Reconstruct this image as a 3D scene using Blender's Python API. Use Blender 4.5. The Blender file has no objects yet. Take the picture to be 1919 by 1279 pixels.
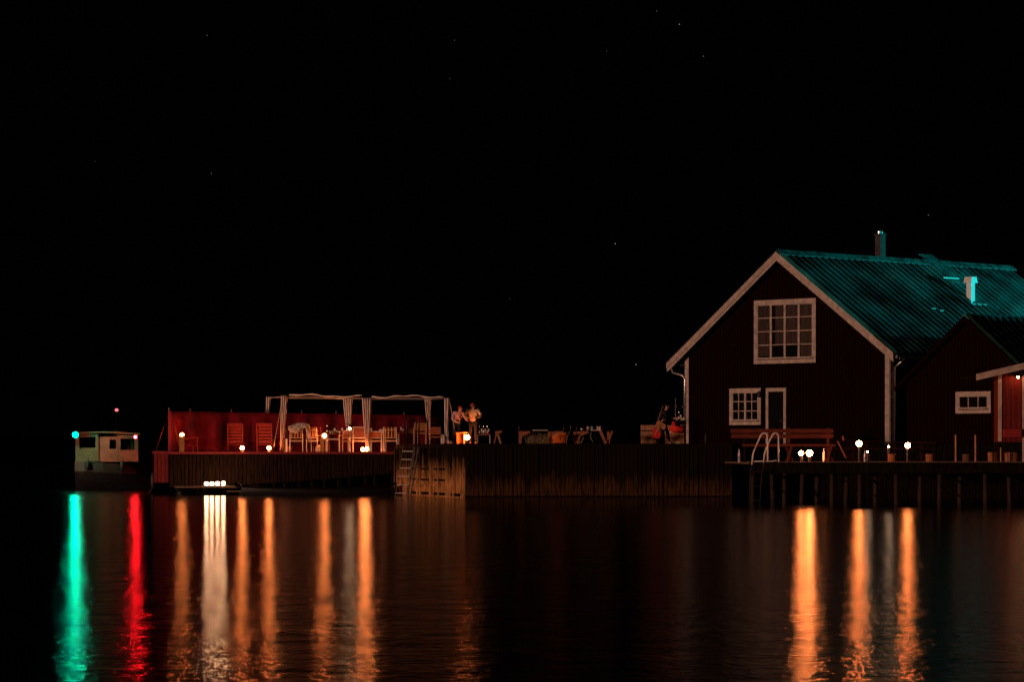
import bpy, bmesh, math, random
from mathutils import Vector, Matrix, Euler
random.seed(7)
S = bpy.context.scene
COL = S.collection
F = 6000.0; CH = 1.6; HZ = 850.0; CX = 959.5          # focal length in photo pixels, camera height, horizon row
def at(px, py, Y):
    return Vector(((px-CX)/F*Y, Y, CH+(HZ-py)/F*Y))
def ax(px, Y): return (px-CX)/F*Y
# ---------------------------------------------------------------- camera
cam = bpy.data.objects.new('camera', bpy.data.cameras.new('camera')); COL.objects.link(cam)
cam.location = (0, 0, CH); cam.rotation_euler = (math.pi/2, 0, 0)
cam.data.sensor_width = 36; cam.data.lens = F/1919*36
cam.data.shift_y = (HZ-639.5)/1919
cam.data.clip_start = 0.5; cam.data.clip_end = 9000
S.camera = cam
# ---------------------------------------------------------------- night sky with a handful of stars
W = bpy.data.worlds.new('World'); S.world = W; W.use_nodes = True
nt = W.node_tree; N = nt.nodes; L = nt.links
bg = N['Background']; bg.inputs['Strength'].default_value = 1.0
tc = N.new('ShaderNodeTexCoord')
acc = None
stars = [(1273,45,.5),(1231,20,.16),(388,66,.16),(396,325,.18),(1153,457,.5),(1318,105,.25),(1740,403,.22),
         (852,75,.1),(843,147,.08),(1192,684,.5),(1137,95,.07),(178,302,.06),(955,560,.05)]
for (px, py, b) in stars:
    d = Vector(((px-CX)/F, 1, (HZ-py)/F)).normalized()
    sub = N.new('ShaderNodeVectorMath'); sub.operation = 'DISTANCE'; sub.inputs[1].default_value = d
    L.new(tc.outputs['Generated'], sub.inputs[0])
    lt = N.new('ShaderNodeMath'); lt.operation = 'LESS_THAN'; lt.inputs[1].default_value = 0.00016
    L.new(sub.outputs['Value'], lt.inputs[0])
    mu = N.new('ShaderNodeMath'); mu.operation = 'MULTIPLY_ADD'; mu.inputs[1].default_value = b*.4
    L.new(lt.outputs[0], mu.inputs[0])
    if acc is None: mu.inputs[2].default_value = 0.0
    else: L.new(acc, mu.inputs[2])
    acc = mu.outputs[0]
sk = N.new('ShaderNodeCombineXYZ')
sk.inputs[0].default_value = .00018; sk.inputs[1].default_value = .00022; sk.inputs[2].default_value = .00032
va = N.new('ShaderNodeVectorMath'); va.operation = 'ADD'
L.new(sk.outputs[0], va.inputs[0]); L.new(acc, va.inputs[1]); L.new(va.outputs[0], bg.inputs['Color'])
# ---------------------------------------------------------------- the distant town's warm light (one sun lamp, very weak)
sd = bpy.data.lights.new('town_glow', 'SUN'); sd.energy = 1.08; sd.angle = math.radians(2.5); sd.color = (1.0, .50, .33)
so = bpy.data.objects.new('town_glow', sd); COL.objects.link(so)
so.rotation_euler = Vector((-.71, -.68, .05)).to_track_quat('Z', 'Y').to_euler()
vs = S.view_settings; vs.view_transform = 'Standard'; vs.look = 'None'; vs.exposure = 0; vs.gamma = 1
S.render.engine = 'CYCLES'
try: S.cycles.use_denoising = True
except Exception: pass
# ================================================================ materials
MT = {}
def mat(name, col, rough=.7, var=.35, scale=6, stretch=(1,1,1), metal=0, bump=0, spec=.5):
    if name in MT: return MT[name]
    m = bpy.data.materials.new(name); m.use_nodes = True
    nt = m.node_tree; N = nt.nodes; L = nt.links; p = N['Principled BSDF']
    tcn = N.new('ShaderNodeTexCoord'); mp = N.new('ShaderNodeMapping'); mp.inputs['Scale'].default_value = stretch
    L.new(tcn.outputs['Object'], mp.inputs['Vector'])
    no = N.new('ShaderNodeTexNoise'); no.inputs['Scale'].default_value = scale; no.inputs['Detail'].default_value = 5
    L.new(mp.outputs[0], no.inputs['Vector'])
    cr = N.new('ShaderNodeValToRGB')
    cr.color_ramp.elements[0].position = .3; cr.color_ramp.elements[1].position = .7
    cr.color_ramp.elements[0].color = tuple(c*(1-var) for c in col)+(1,)
    cr.color_ramp.elements[1].color = tuple(min(1, c*(1+var*.6)) for c in col)+(1,)
    L.new(no.outputs['Fac'], cr.inputs[0]); L.new(cr.outputs[0], p.inputs['Base Color'])
    p.inputs['Roughness'].default_value = rough; p.inputs['Metallic'].default_value = metal
    p.inputs['Specular IOR Level'].default_value = spec
    if bump:
        b = N.new('ShaderNodeBump'); b.inputs['Strength'].default_value = bump; b.inputs['Distance'].default_value = .01
        L.new(no.outputs['Fac'], b.inputs['Height']); L.new(b.outputs[0], p.inputs['Normal'])
    MT[name] = m; return m
def emit(name, col, s):
    m = bpy.data.materials.new(name); m.use_nodes = True
    N = m.node_tree.nodes; N.clear()
    e = N.new('ShaderNodeEmission'); e.inputs[0].default_value = (*col, 1); e.inputs[1].default_value = s
    o = N.new('ShaderNodeOutputMaterial'); m.node_tree.links.new(e.outputs[0], o.inputs[0]); MT[name] = m; return m
WV = (6, 6, .7)                                                     # grain running up a board
M_tar   = mat('tarred_boards', (.009,.006,.004), .9, .7, 3, WV, bump=.4, spec=.1)
M_quay  = mat('weathered_quay_boards', (.88,.44,.17), .85, .9, 3, (11,11,1.3), bump=.5)
M_algae = mat('wet_lower_boards', (.038,.020,.009), .85, .9, 4, (7,7,.9), bump=.5)
def tide_and_glow(name, low, high, z_mid, soft):                            # tarred pier boards; low tone: moss in front, painted lamp glow at the side
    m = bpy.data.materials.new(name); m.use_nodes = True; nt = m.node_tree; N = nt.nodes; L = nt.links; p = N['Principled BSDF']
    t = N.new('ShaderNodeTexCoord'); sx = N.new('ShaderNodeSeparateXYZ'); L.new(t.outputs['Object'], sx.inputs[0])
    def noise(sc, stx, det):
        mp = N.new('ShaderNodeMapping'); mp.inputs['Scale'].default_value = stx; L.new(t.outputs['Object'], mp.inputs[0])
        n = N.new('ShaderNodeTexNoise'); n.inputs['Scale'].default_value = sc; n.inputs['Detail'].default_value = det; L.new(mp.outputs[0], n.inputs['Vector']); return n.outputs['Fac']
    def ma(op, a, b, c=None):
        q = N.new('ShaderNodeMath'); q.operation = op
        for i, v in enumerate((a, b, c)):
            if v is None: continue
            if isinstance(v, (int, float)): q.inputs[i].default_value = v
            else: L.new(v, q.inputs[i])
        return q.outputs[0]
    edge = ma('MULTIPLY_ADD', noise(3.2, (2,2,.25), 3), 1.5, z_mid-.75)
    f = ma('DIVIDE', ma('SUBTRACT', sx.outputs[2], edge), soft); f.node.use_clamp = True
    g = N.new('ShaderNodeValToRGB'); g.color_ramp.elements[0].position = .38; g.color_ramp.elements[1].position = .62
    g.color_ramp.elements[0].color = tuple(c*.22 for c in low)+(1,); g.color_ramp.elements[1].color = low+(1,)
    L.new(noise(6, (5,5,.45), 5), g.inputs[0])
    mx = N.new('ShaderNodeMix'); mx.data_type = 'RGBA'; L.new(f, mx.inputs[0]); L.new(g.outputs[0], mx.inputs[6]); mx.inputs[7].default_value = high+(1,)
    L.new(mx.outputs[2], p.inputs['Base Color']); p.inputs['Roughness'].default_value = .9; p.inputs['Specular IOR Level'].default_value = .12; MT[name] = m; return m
M_glow_gold = tide_and_glow('glow_painted_boards', (.92,.46,.17), (.012,.007,.005), .55, .8)  # lamp glow along the waterline painted into the board colour, tar above
M_tide_dark = tide_and_glow('mossy_tarred_boards', (.11,.052,.020), (.008,.005,.004), .30, .55)
M_deckw = mat('deck_wall_boards', (.022,.011,.007), .9, .8, 3, WV, bump=.4, spec=.1)
M_plank = mat('deck_planks', (.22,.14,.09), .75, .5, 4, (.7,6,6), bump=.3)
M_stone = mat('quay_surface', (.10,.09,.08), .9, .4, 3)
M_falu  = mat('falu_red_boards', (.0085,.0012,.0008), .95, .45, 4, WV, bump=.3, spec=.06)
M_falu2 = mat('bright_red_boards', (.15,.005,.004), .8, .3, 4, WV, bump=.2)
M_trim  = mat('white_trim_paint', (.50,.44,.40), .6, .32, 2.2, (2,2,2), bump=.1)
M_metal = mat('galvanised_metal', (.6,.6,.6), .3, .15, 8, metal=.85)
M_steel = mat('white_enamelled_rail', (.88,.88,.86), .3, .05, 8)
M_black = mat('black_painted_steel', (.012,.012,.013), .45, .2, 8, metal=.2)
M_dark  = mat('dark_interior', (.006,.006,.007), .9, .3, 5, spec=.05)
M_brick = mat('dark_chimney_plaster', (.055,.055,.055), .9, .5, 5)
M_fence = mat('red_windbreak_canvas', (.26,.002,.024), .9, .7, 1.4, (1,1,.6))
M_redw  = mat('red_stained_wood', (.30,.018,.020), .6, .4, 5, (1,5,5), bump=.2)
M_redd  = mat('dark_red_chair_wood', (.36,.03,.022), .6, .4, 5, (2,2,2), bump=.2)
M_oak   = mat('golden_oak_slats', (.62,.30,.09), .5, .35, 5, WV, bump=.2)
M_brown = mat('brown_bench_wood', (.36,.13,.055), .65, .5, 5, (2,2,2), bump=.3)
M_frame = mat('cream_chair_frame', (.80,.72,.62), .4, .1, 8)
M_cloth = mat('white_striped_cloth', (.93,.88,.82), .9, .08, 10)
M_cloth2= mat('maroon_striped_cloth', (.20,.035,.025), .9, .3, 10)
M_wick  = mat('woven_brown_seat', (.30,.10,.06), .8, .7, 30, (3,3,.4), bump=.4)
M_glassy= mat('pale_glassware', (.75,.80,.85), .12, .1, 9, spec=.8)
M_bottle= mat('brown_bottle_glass', (.10,.045,.02), .1, .2, 9, spec=.8)
M_paper = mat('white_paper', (.85,.82,.80), .8, .08, 9)
M_skin  = mat('skin', (.55,.30,.22), .6, .1, 9)
M_hair  = mat('dark_brown_hair', (.03,.018,.012), .7, .4, 20)
M_pink  = mat('pale_pink_shirt', (.80,.46,.46), .85, .25, 8)
M_cream = mat('pale_yellow_shirt', (.85,.66,.42), .85, .25, 8)
M_navy  = mat('dark_trousers', (.018,.015,.02), .85, .3, 8)
M_redcap= mat('bright_red_knit', (.85,.035,.015), .8, .2, 14)
M_tan   = mat('tan_leather', (.50,.24,.09), .6, .3, 10)
M_redbag= mat('red_bag_fabric', (.70,.015,.02), .7, .25, 7)
M_orange= mat('orange_plastic_shell', (.85,.20,.03), .5, .3, 5)
M_reed  = mat('pale_dried_reeds', (.38,.30,.18), .8, .5, 12)
M_hull  = mat('dark_tarred_hull', (.018,.018,.022), .5, .4, 5)
M_hullw = mat('weathered_white_boat_paint', (.26,.135,.08), .5, .3, 3)
M_hullg = mat('grey_green_hull_band', (.030,.032,.028), .5, .4, 3)
M_tealtint= mat('teal_light_roof_sheet', (.035,.34,.34), .55, .85, .55, (1,1,.6), metal=.0, bump=.1)  # teal of the light is put into the sheet colour
M_roof2 = mat('dark_roof_sheet', (.010,.055,.045), .6, .4, 2)
M_dull = mat('dull_ridge_sheet', (.02,.12,.12), .6, .9, 2.5)
M_print = mat('printed_pale_blanket', (.75,.60,.50), .9, .75, 22, bump=.2)
M_foam  = mat('blue_white_label', (.35,.40,.80), .6, .3, 9)
M_turq  = mat('turquoise_glass', (.25,.55,.62), .2, .2, 9, spec=.8)
WARM = (1, .225, .055)
E_flame = (WARM, 135); E_raft = ((1, .45, .22), 115); E_jetty = (WARM, 150)
E_green = ((.0, 1, .52), 260); E_red = ((1, .006, .012), 420)
E_beacon= emit('red_beacon_glow', (1, .10, .12), 3)
E_cand  = ((1, .62, .36), 110)
E_wall  = ((1, .36, .14), 75)
# window glass: mostly see-through, faintly mirroring
def glass_mat():
    m = bpy.data.materials.new('window_glass'); m.use_nodes = True
    nt = m.node_tree; N = nt.nodes; N.clear()
    t = N.new('ShaderNodeBsdfTransparent'); g = N.new('ShaderNodeBsdfGlossy'); g.inputs['Roughness'].default_value = .03
    f = N.new('ShaderNodeFresnel'); f.inputs['IOR'].default_value = 1.5
    x = N.new('ShaderNodeMixShader'); o = N.new('ShaderNodeOutputMaterial')
    nt.links.new(f.outputs[0], x.inputs[0]); nt.links.new(t.outputs[0], x.inputs[1]); nt.links.new(g.outputs[0], x.inputs[2])
    nt.links.new(x.outputs[0], o.inputs[0]); return m
M_glass = glass_mat()
def clear_globe():
    m = bpy.data.materials.new('clear_lamp_glass'); m.use_nodes = True
    nt = m.node_tree; N = nt.nodes; N.clear()
    t = N.new('ShaderNodeBsdfTransparent'); g = N.new('ShaderNodeBsdfGlossy'); g.inputs['Roughness'].default_value = .05
    x = N.new('ShaderNodeMixShader'); x.inputs[0].default_value = .03; o = N.new('ShaderNodeOutputMaterial')
    nt.links.new(t.outputs[0], x.inputs[1]); nt.links.new(g.outputs[0], x.inputs[2]); nt.links.new(x.outputs[0], o.inputs[0]); return m
M_globe = clear_globe()
def bulb(em, r, parent, loc_):                                      # the glowing flame or filament that lights the lamp's surroundings
    (c, rad) = em; key = 'glow_'+'_'.join('%03d' % int(v*100) for v in c+(rad,)); gm = MT.get(key)
    if gm is None:
        gm = emit(key, c, rad); gm.cycles.emission_sampling = 'FRONT'
    return MB().lathe([(max(.0005,r*math.sin(a)), -r*math.cos(a)) for a in [math.pi*k/8 for k in range(9)]], loc_, 10).build('glowing_core', gm, parent, smooth=True)
M_curt = mat('sheer_curtain', (.065,.045,.04), .9, .5, 3, (6,6,.5))
def water_mat():
    m = bpy.data.materials.new('harbour_water'); m.use_nodes = True
    nt = m.node_tree; N = nt.nodes; L = nt.links; p = N['Principled BSDF']
    p.inputs['Base Color'].default_value = (.0015,.0025,.005,1); p.inputs['Roughness'].default_value = .098
    p.inputs['IOR'].default_value = 1.333
    t = N.new('ShaderNodeTexCoord'); prev = None
    for (sc, st, w, det) in (((1,.8,1), 9.0, .0095, 4), ((1,.6,1), 1.6, .019, 5), ((1.6,1,1), .55, .006, 1)):
        mp = N.new('ShaderNodeMapping'); mp.inputs['Scale'].default_value = sc; L.new(t.outputs['Object'], mp.inputs[0])
        n = N.new('ShaderNodeTexNoise'); n.inputs['Scale'].default_value = st; n.inputs['Detail'].default_value = det
        L.new(mp.outputs[0], n.inputs['Vector'])
        mm = N.new('ShaderNodeMath'); mm.operation = 'MULTIPLY_ADD'; mm.inputs[1].default_value = w
        L.new(n.outputs['Fac'], mm.inputs[0])
        if prev is None: mm.inputs[2].default_value = 0
        else: L.new(prev, mm.inputs[2])
        prev = mm.outputs[0]
    b = N.new('ShaderNodeBump'); b.inputs['Strength'].default_value = 1; b.inputs['Distance'].default_value = WAVE
    L.new(prev, b.inputs['Height']); L.new(b.outputs[0], p.inputs['Normal'])
    return m
WAVE = 1.0
M_water = water_mat()
# ================================================================ mesh helpers
class MB:
    def __init__(s): s.v = []; s.f = []; s.mi = []
    def add(s, vs, fs, mi=0):
        o = len(s.v); s.v += [Vector(v) for v in vs]
        for f in fs: s.f.append([i+o for i in f]); s.mi.append(mi)
        return s
    def box(s, c, d, rot=None, mi=0):
        c = Vector(c); R = rot if rot is not None else Matrix.Identity(3)
        vs = [c + R @ Vector((x*d[0]/2, y*d[1]/2, z*d[2]/2)) for x in (-1,1) for y in (-1,1) for z in (-1,1)]
        return s.add(vs, [(0,1,3,2),(4,6,7,5),(0,4,5,1),(2,3,7,6),(0,2,6,4),(1,5,7,3)], mi)
    def b2(s, a, b, mi=0):                                          # box from two corners
        return s.box([(a[i]+b[i])/2 for i in range(3)], [abs(b[i]-a[i]) for i in range(3)], None, mi)
    def beam(s, p, q, w, h, mi=0, up=(0,0,1)):
        p = Vector(p); q = Vector(q); d = (q-p); l = d.length; d.normalize()
        u = Vector(up)
        if abs(d.dot(u)) > .98: u = Vector((0,1,0))
        x = d.cross(u).normalized(); z = x.cross(d)
        return s.box((p+q)/2, (w, l, h), Matrix((x, d, z)).transposed(), mi)
    def tube(s, pts, r, n=8, mi=0, cap=True):
        pts = [Vector(p) for p in pts]; rs = r if isinstance(r, (list, tuple)) else [r]*len(pts)
        o = len(s.v); ref = Vector((.13,.21,.97))
        for i, p in enumerate(pts):
            d = (pts[min(i+1,len(pts)-1)]-pts[max(i-1,0)]).normalized()
            rf = ref if abs(d.dot(ref)) < .95 else Vector((1,.1,0))
            a = d.cross(rf).normalized(); b = d.cross(a)
            for k in range(n):
                t = 2*math.pi*k/n; s.v.append(p + (a*math.cos(t)+b*math.sin(t))*rs[i])
        for i in range(len(pts)-1):
            for k in range(n):
                s.f.append([o+i*n+k, o+i*n+(k+1)%n, o+(i+1)*n+(k+1)%n, o+(i+1)*n+k]); s.mi.append(mi)
        if cap:
            s.f.append([o+k for k in range(n)][::-1]); s.mi.append(mi)
            s.f.append([o+(len(pts)-1)*n+k for k in range(n)]); s.mi.append(mi)
        return s
    def lathe(s, prof, c=(0,0,0), n=14, mi=0):
        c = Vector(c); o = len(s.v)
        for (r, z) in prof:
            for k in range(n):
                t = 2*math.pi*k/n; s.v.append(c+Vector((r*math.cos(t), r*math.sin(t), z)))
        for i in range(len(prof)-1):
            for k in range(n):
                s.f.append([o+i*n+k, o+i*n+(k+1)%n, o+(i+1)*n+(k+1)%n, o+(i+1)*n+k]); s.mi.append(mi)
        s.f.append([o+k for k in range(n)][::-1]); s.mi.append(mi)
        s.f.append([o+(len(prof)-1)*n+k for k in range(n)]); s.mi.append(mi)
        return s
    def prism(s, poly, ax0, ax1, off, n, mi=0):                     # poly of (a,b) in plane origin+a*ax0+b*ax1, thickness vector n
        ax0 = Vector(ax0); ax1 = Vector(ax1); off = Vector(off); n = Vector(n); k = len(poly)
        a = [off+ax0*p[0]+ax1*p[1] for p in poly]; b = [v+n for v in a]
        fs = [list(range(k))[::-1], list(range(k, 2*k))] + [[i, (i+1)%k, k+(i+1)%k, k+i] for i in range(k)]
        return s.add(a+b, fs, mi)
    def sheet(s, grid, mi=0):                                       # grid[i][j] of points
        o = len(s.v); m = len(grid[0])
        for row in grid: s.v += [Vector(p) for p in row]
        for i in range(len(grid)-1):
            for j in range(m-1):
                s.f.append([o+i*m+j, o+i*m+j+1, o+(i+1)*m+j+1, o+(i+1)*m+j]); s.mi.append(mi(i,j) if callable(mi) else mi)
        return s
    def build(s, name, m, parent=None, loc=(0,0,0), smooth=False):
        me = bpy.data.meshes.new(name); me.from_pydata([tuple(v) for v in s.v], [], s.f); me.update()
        ms = m if isinstance(m, (list, tuple)) else [m]
        for q in ms: me.materials.append(q)
        for p, i in zip(me.polygons, s.mi): p.material_index = i; p.use_smooth = smooth
        bm = bmesh.new(); bm.from_mesh(me); bmesh.ops.recalc_face_normals(bm, faces=bm.faces); bm.to_mesh(me); bm.free()
        o = bpy.data.objects.new(name, me); COL.objects.link(o); o.location = loc
        if parent: o.parent = parent
        return o
def tag(o, label=None, cat=None, group=None, kind=None):
    if label: o['label'] = label
    if cat: o['category'] = cat
    if group: o['group'] = group
    if kind: o['kind'] = kind
    return o
def thing(name, label, cat, loc, rz=0, group=None):
    o = bpy.data.objects.new(name, None); COL.objects.link(o); o.empty_display_size = .2
    o.location = loc; o.rotation_euler = (0, 0, rz); return tag(o, label, cat, group)
def kids(o): return [c for c in bpy.data.objects if c.parent == o]
def dup(o, loc, rz, label, parent=None, group=None):
    c = o.copy(); COL.objects.link(c)
    if parent is not None: c.parent = parent
    else:
        c.location = loc; c.rotation_euler = (0, 0, rz); c['label'] = label
        if group: c['group'] = group
    for k in kids(o): dup(k, None, None, None, c)
    return c
def struct(mb, name, m, **k): return tag(mb.build(name, m, **k), kind='structure')
# ================================================================ setting: water, quay, decks
struct(MB().add([(-2500,-60,0),(2500,-60,0),(2500,4000,0),(-2500,4000,0)], [(0,1,2,3)]), 'water', M_water)
QZ = 1.94; DZ = 1.64; JZ = 1.30
QF = 112.9; QX0 = ax(872, QF); QB = 123.2; QX1 = ax(750, QB); QR = ax(1372, QF)      # quay front, its corner, rear corner, right end
JB = 116.0
# quay top as one land sheet
poly = [(QX0,QF),(QR,QF),(QR,JB),(70,JB),(70,260),(QX1,260),(QX1,QB)]
struct(MB().add([(x,y,QZ) for x,y in poly], [list(range(len(poly)))]), 'quay', M_stone)
struct(MB().add([(-900,300,-.5),(-300,420,3),(0,520,5),(300,420,4),(900,300,-.5),(900,700,-.5),(-900,700,-.5)],
       [(0,1,5+1),(1,2,6),(2,5,6),(2,3,5),(3,4,5)]), 'hills', mat('dark_far_shore', (.004,.004,.005), 1, .2, .05))
def plank_wall(mb, p, q, z0, z1, w=.16, mi=0, jit=.02, ztop=.0, side=1, rise=0):
    p = Vector((p[0],p[1],0)); q = Vector((q[0],q[1],0)); d = q-p; n = max(1, int(d.length/w)); st = d/n; u = d.normalized()
    nn = Vector((u.y,-u.x,0))*side
    for i in range(n):
        a = p+st*(i+.5); t = .05+random.random()*jit*1.5
        zz0 = z0+rise*(i/n)**1.5
        mb.box(a+nn*(t/2)+Vector((0,0,(zz0+z1)/2+random.uniform(-ztop,ztop))), (d.length/n*random.uniform(.80,.95), t, z1-zz0), Matrix.Rotation(math.atan2(u.y,u.x),3,'Z'), mi)
# front quay wall: tarred above, wet pale boards below
qw = thing('quay_wall', 'long dark timber quay wall, tarred above and mossy brown near the water', 'quay wall', ((QX0+QR)/2, QF, 0))
def loc(o, mb):                                                     # shift world-built geometry into the thing's frame
    T = Matrix.Translation(o.location) @ o.rotation_euler.to_matrix().to_4x4(); Ti = T.inverted()
    mb.v = [Ti @ v for v in mb.v]; return mb
def part(mb, name, m, o, smooth=False): return loc(o, mb).build(name, m, o, smooth=smooth)
mb = MB(); plank_wall(mb, (QX0,QF), (QR,QF), -.3, 1.80, .15, jit=.05); mb.b2((QX0,QF+.02,-.3),(QR,QF+.25,1.80)); part(mb, 'boards', M_tide_dark, qw)
mb = MB(); mb.b2((QX0-.1,QF-.16,1.80),(QR,QF+.3,1.935)); part(mb, 'cap_beam', M_tar, qw)
mb = MB(); mb.b2((QX0-.02,QF-.17,.02),(QR,QF-.09,.10)); part(mb, 'waterline_beam', M_tar, qw)
# side wall of the quay facing the raft lamps
qs = thing('quay_side_wall', 'rough vertical boards of the quay corner glowing gold above the water beside the leaning ladder', 'quay wall', (QX1, QB, 0))
sdv = Vector((QX0-QX1, QF-QB, 0)).normalized(); sn = Vector((sdv.y,-sdv.x,0))
mb = MB(); plank_wall(mb, (QX1,QB), (QX0,QF), -.3, 1.80, .13, jit=.14); mb.beam((QX1+.3,QB,.75),(QX0+.3,QF+.3,.75), .4, 2.1); part(mb, 'boards', M_glow_gold, qs)
mb = MB(); mb.beam(Vector((QX1,QB,1.87))+sn*.02, Vector((QX0,QF,1.87))+sn*.02, .34, .13); part(mb, 'cap_beam', M_tar, qs)
mb = MB()
for z in (.12, .62, 1.02): mb.beam(Vector((QX1,QB,z))+sn*.16+sdv*.4, Vector((QX0,QF,z))+sn*.16-sdv*(2.2 if z>.3 else .2), .07, .07 if z>.3 else .10)
part(mb, 'wale_beams', M_tar, qs)
mb = MB()
q = Vector((QX1,QB,0))+sdv*.3+sn*.2; mb.tube([q+Vector((0,0,-.5)), q+Vector((0,0,1.6))], .09, 8)
part(mb, 'fender_pile', M_tar, qs)
# rear/side retaining walls (jetty side)
rw = thing('retaining_wall', 'black timber wall behind the piles under the right jetty', 'quay wall', (QR, JB, 0))
mb = MB(); plank_wall(mb, (QR,QF), (QR,JB), -.3, 1.93, .2); plank_wall(mb, (QR,JB), (45,JB), -.3, 1.93, .2); part(mb, 'boards', M_tar, rw)
# left deck
LX0 = ax(320,125.4); LX1 = QX1-.05; LF = 125.0; LB = 134.0
ld = thing('left_deck', 'wooden terrace deck on the left, lamps along its front edge', 'deck', ((LX0+LX1)/2, LF, 0))
mb = MB(); k = 0; y = LF
while y < LB:
    mb.b2((LX0,y,DZ-.05),(LX1,y+.135,DZ+random.uniform(-.002,.002))); y += .145
part(mb, 'planks', M_plank, ld)
mb = MB(); plank_wall(mb, (LX0,LF), (LX1,LF), .27, DZ-.09, .15, jit=.02, ztop=.0, rise=.58); part(mb, 'front_boards', M_deckw, ld)
mb = MB(); mb.b2((LX0-.05,LF-.13,DZ-.08),(LX1,LF-.002,DZ+.012)); part(mb, 'edge_beam', M_redw, ld)
for i in range(9):
    x = LX0+.3+i*(LX1-LX0-.6)/8
    for y in (LF+.3, LB-.3): mb = MB(); mb.tube([(x,y,-.6),(x,y,DZ-.06)], .1, 8); part(mb, 'pile', M_tar, ld)
# low red end step left of the deck
EX0 = ax(290,125.4)
es = thing('end_platform', 'small red-lit boarded platform at the far left end of the terrace', 'platform', ((EX0+LX0)/2, LF+.1, 0))
mb = MB(); plank_wall(mb, (EX0,LF+.1), (LX0-.04,LF+.1), .45, DZ-.08, .13); part(mb, 'front_boards', mat('red_brown_boards', (.20,.008,.010), .8, .5, 3, WV), es)
mb = MB(); mb.b2((EX0-.05,LF,DZ-.07),(LX0-.06,LF+3,DZ+.04)); part(mb, 'top_boards', M_redw, es)
# right jetty
JF = 101.0; JX0 = ax(1405,JF); JX1 = 42
jt = thing('jetty', 'long low wooden jetty on dark piles in front of the red houses', 'jetty', (JX0, JF, 0))
mb = MB(); y = JF
while y < JB-.1:
    mb.b2((JX0,y,JZ-.05),(JX1,y+.135,JZ+random.uniform(-.002,.002))); y += .145
part(mb, 'planks', M_plank, jt)
mb = MB(); mb.b2((JX0-.02,JF-.10,JZ-.34),(JX1,JF-.003,JZ+.008)); part(mb, 'edge_beam', M_tar, jt)
mb = MB(); mb.b2((JX0-.02,JF-.105,JZ+.008),(JX1,JF-.02,JZ+.03)); part(mb, 'edge_strip', M_plank, jt)
for i, px in enumerate((1412, 1446, 1471, 1505, 1532, 1560, 1588, 1612, 1641, 1679, 1725, 1762, 1800, 1846, 1890)):
    for yy in ((JF+.35,) if i % 2 else (JF+1.6,)):
        x = ax(px, yy); lean = random.uniform(-.08,.08)
        mb = MB(); mb.tube([(x+lean,yy,-.8),(x,yy,JZ-.06)], [.09,.075], 10)
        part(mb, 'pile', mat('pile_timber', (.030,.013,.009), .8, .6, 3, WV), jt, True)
for px in (1405, 1560, 1720, 1880):
    x = ax(px, JF+.35); mb = MB(); mb.beam((x,JF+.45,.95),(x+1.7,JF+.45,.05), .1, .05); part(mb, 'brace', M_tar, jt)
# ================================================================ houses
A45 = math.radians(45)
U = Vector((-math.sin(A45), math.cos(A45), 0)); V = Vector((math.cos(A45), math.sin(A45), 0))
class House:
    def __init__(s, px, Y, base, name, label):
        s.o = Vector((ax(px, Y), Y, 0)); s.t = thing(name, label, 'house', (s.o.x, s.o.y, base), A45); s.base = base
    def hit(s, px, py, off=0.0):                                    # point of the gable wall seen at (px,py) -> (w, z) in house frame
        d = Vector(((px-CX)/F, 1, (HZ-py)/F)); n = -V; p0 = s.o + n*off
        t = (p0 - Vector((0,0,CH))).dot(n)/d.dot(n); P = Vector((0,0,CH)) + d*t
        return (P-p0).dot(U), P.z - s.base
def gable_boards(mb, w0, w1, zfun, step=.16, x=-.0):
    y = w0+step/2
    while y < w1:
        h = zfun(y); mb.b2((x-.022, y-.03, .02), (x, y+.03, h-.02)); y += step
def corrugated(L0, L1, ridge, eave, pitch=.42, h=.11, over=0):      # ridge=(y,z) eave=(y,z); sheet ribs run down the slope
    mb = MB(); a = Vector((0, ridge[0], ridge[1])); b = Vector((0, eave[0], eave[1])); d = (b-a).normalized()
    n = Vector((1,0,0)).cross(d); n = n if n.z > 0 else -n
    xs = []; x = L0
    prof = [(0,0),(.10,.06),(.40,.95),(.50,1),(.78,.45)]
    while x < L1:
        for (f, k) in prof:
            if x+f*pitch <= L1: xs.append((x+f*pitch, k*h))
        x += pitch
    rows = []; segs = 26
    for i in range(segs+1):
        t = i/segs; base = a.lerp(b, t)
        rows.append([base + Vector((xx,0,0)) + n*(hh + .006*math.sin(xx*3.1+i*1.7)) for (xx, hh) in xs])
    mb.sheet(rows); return mb
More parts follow.
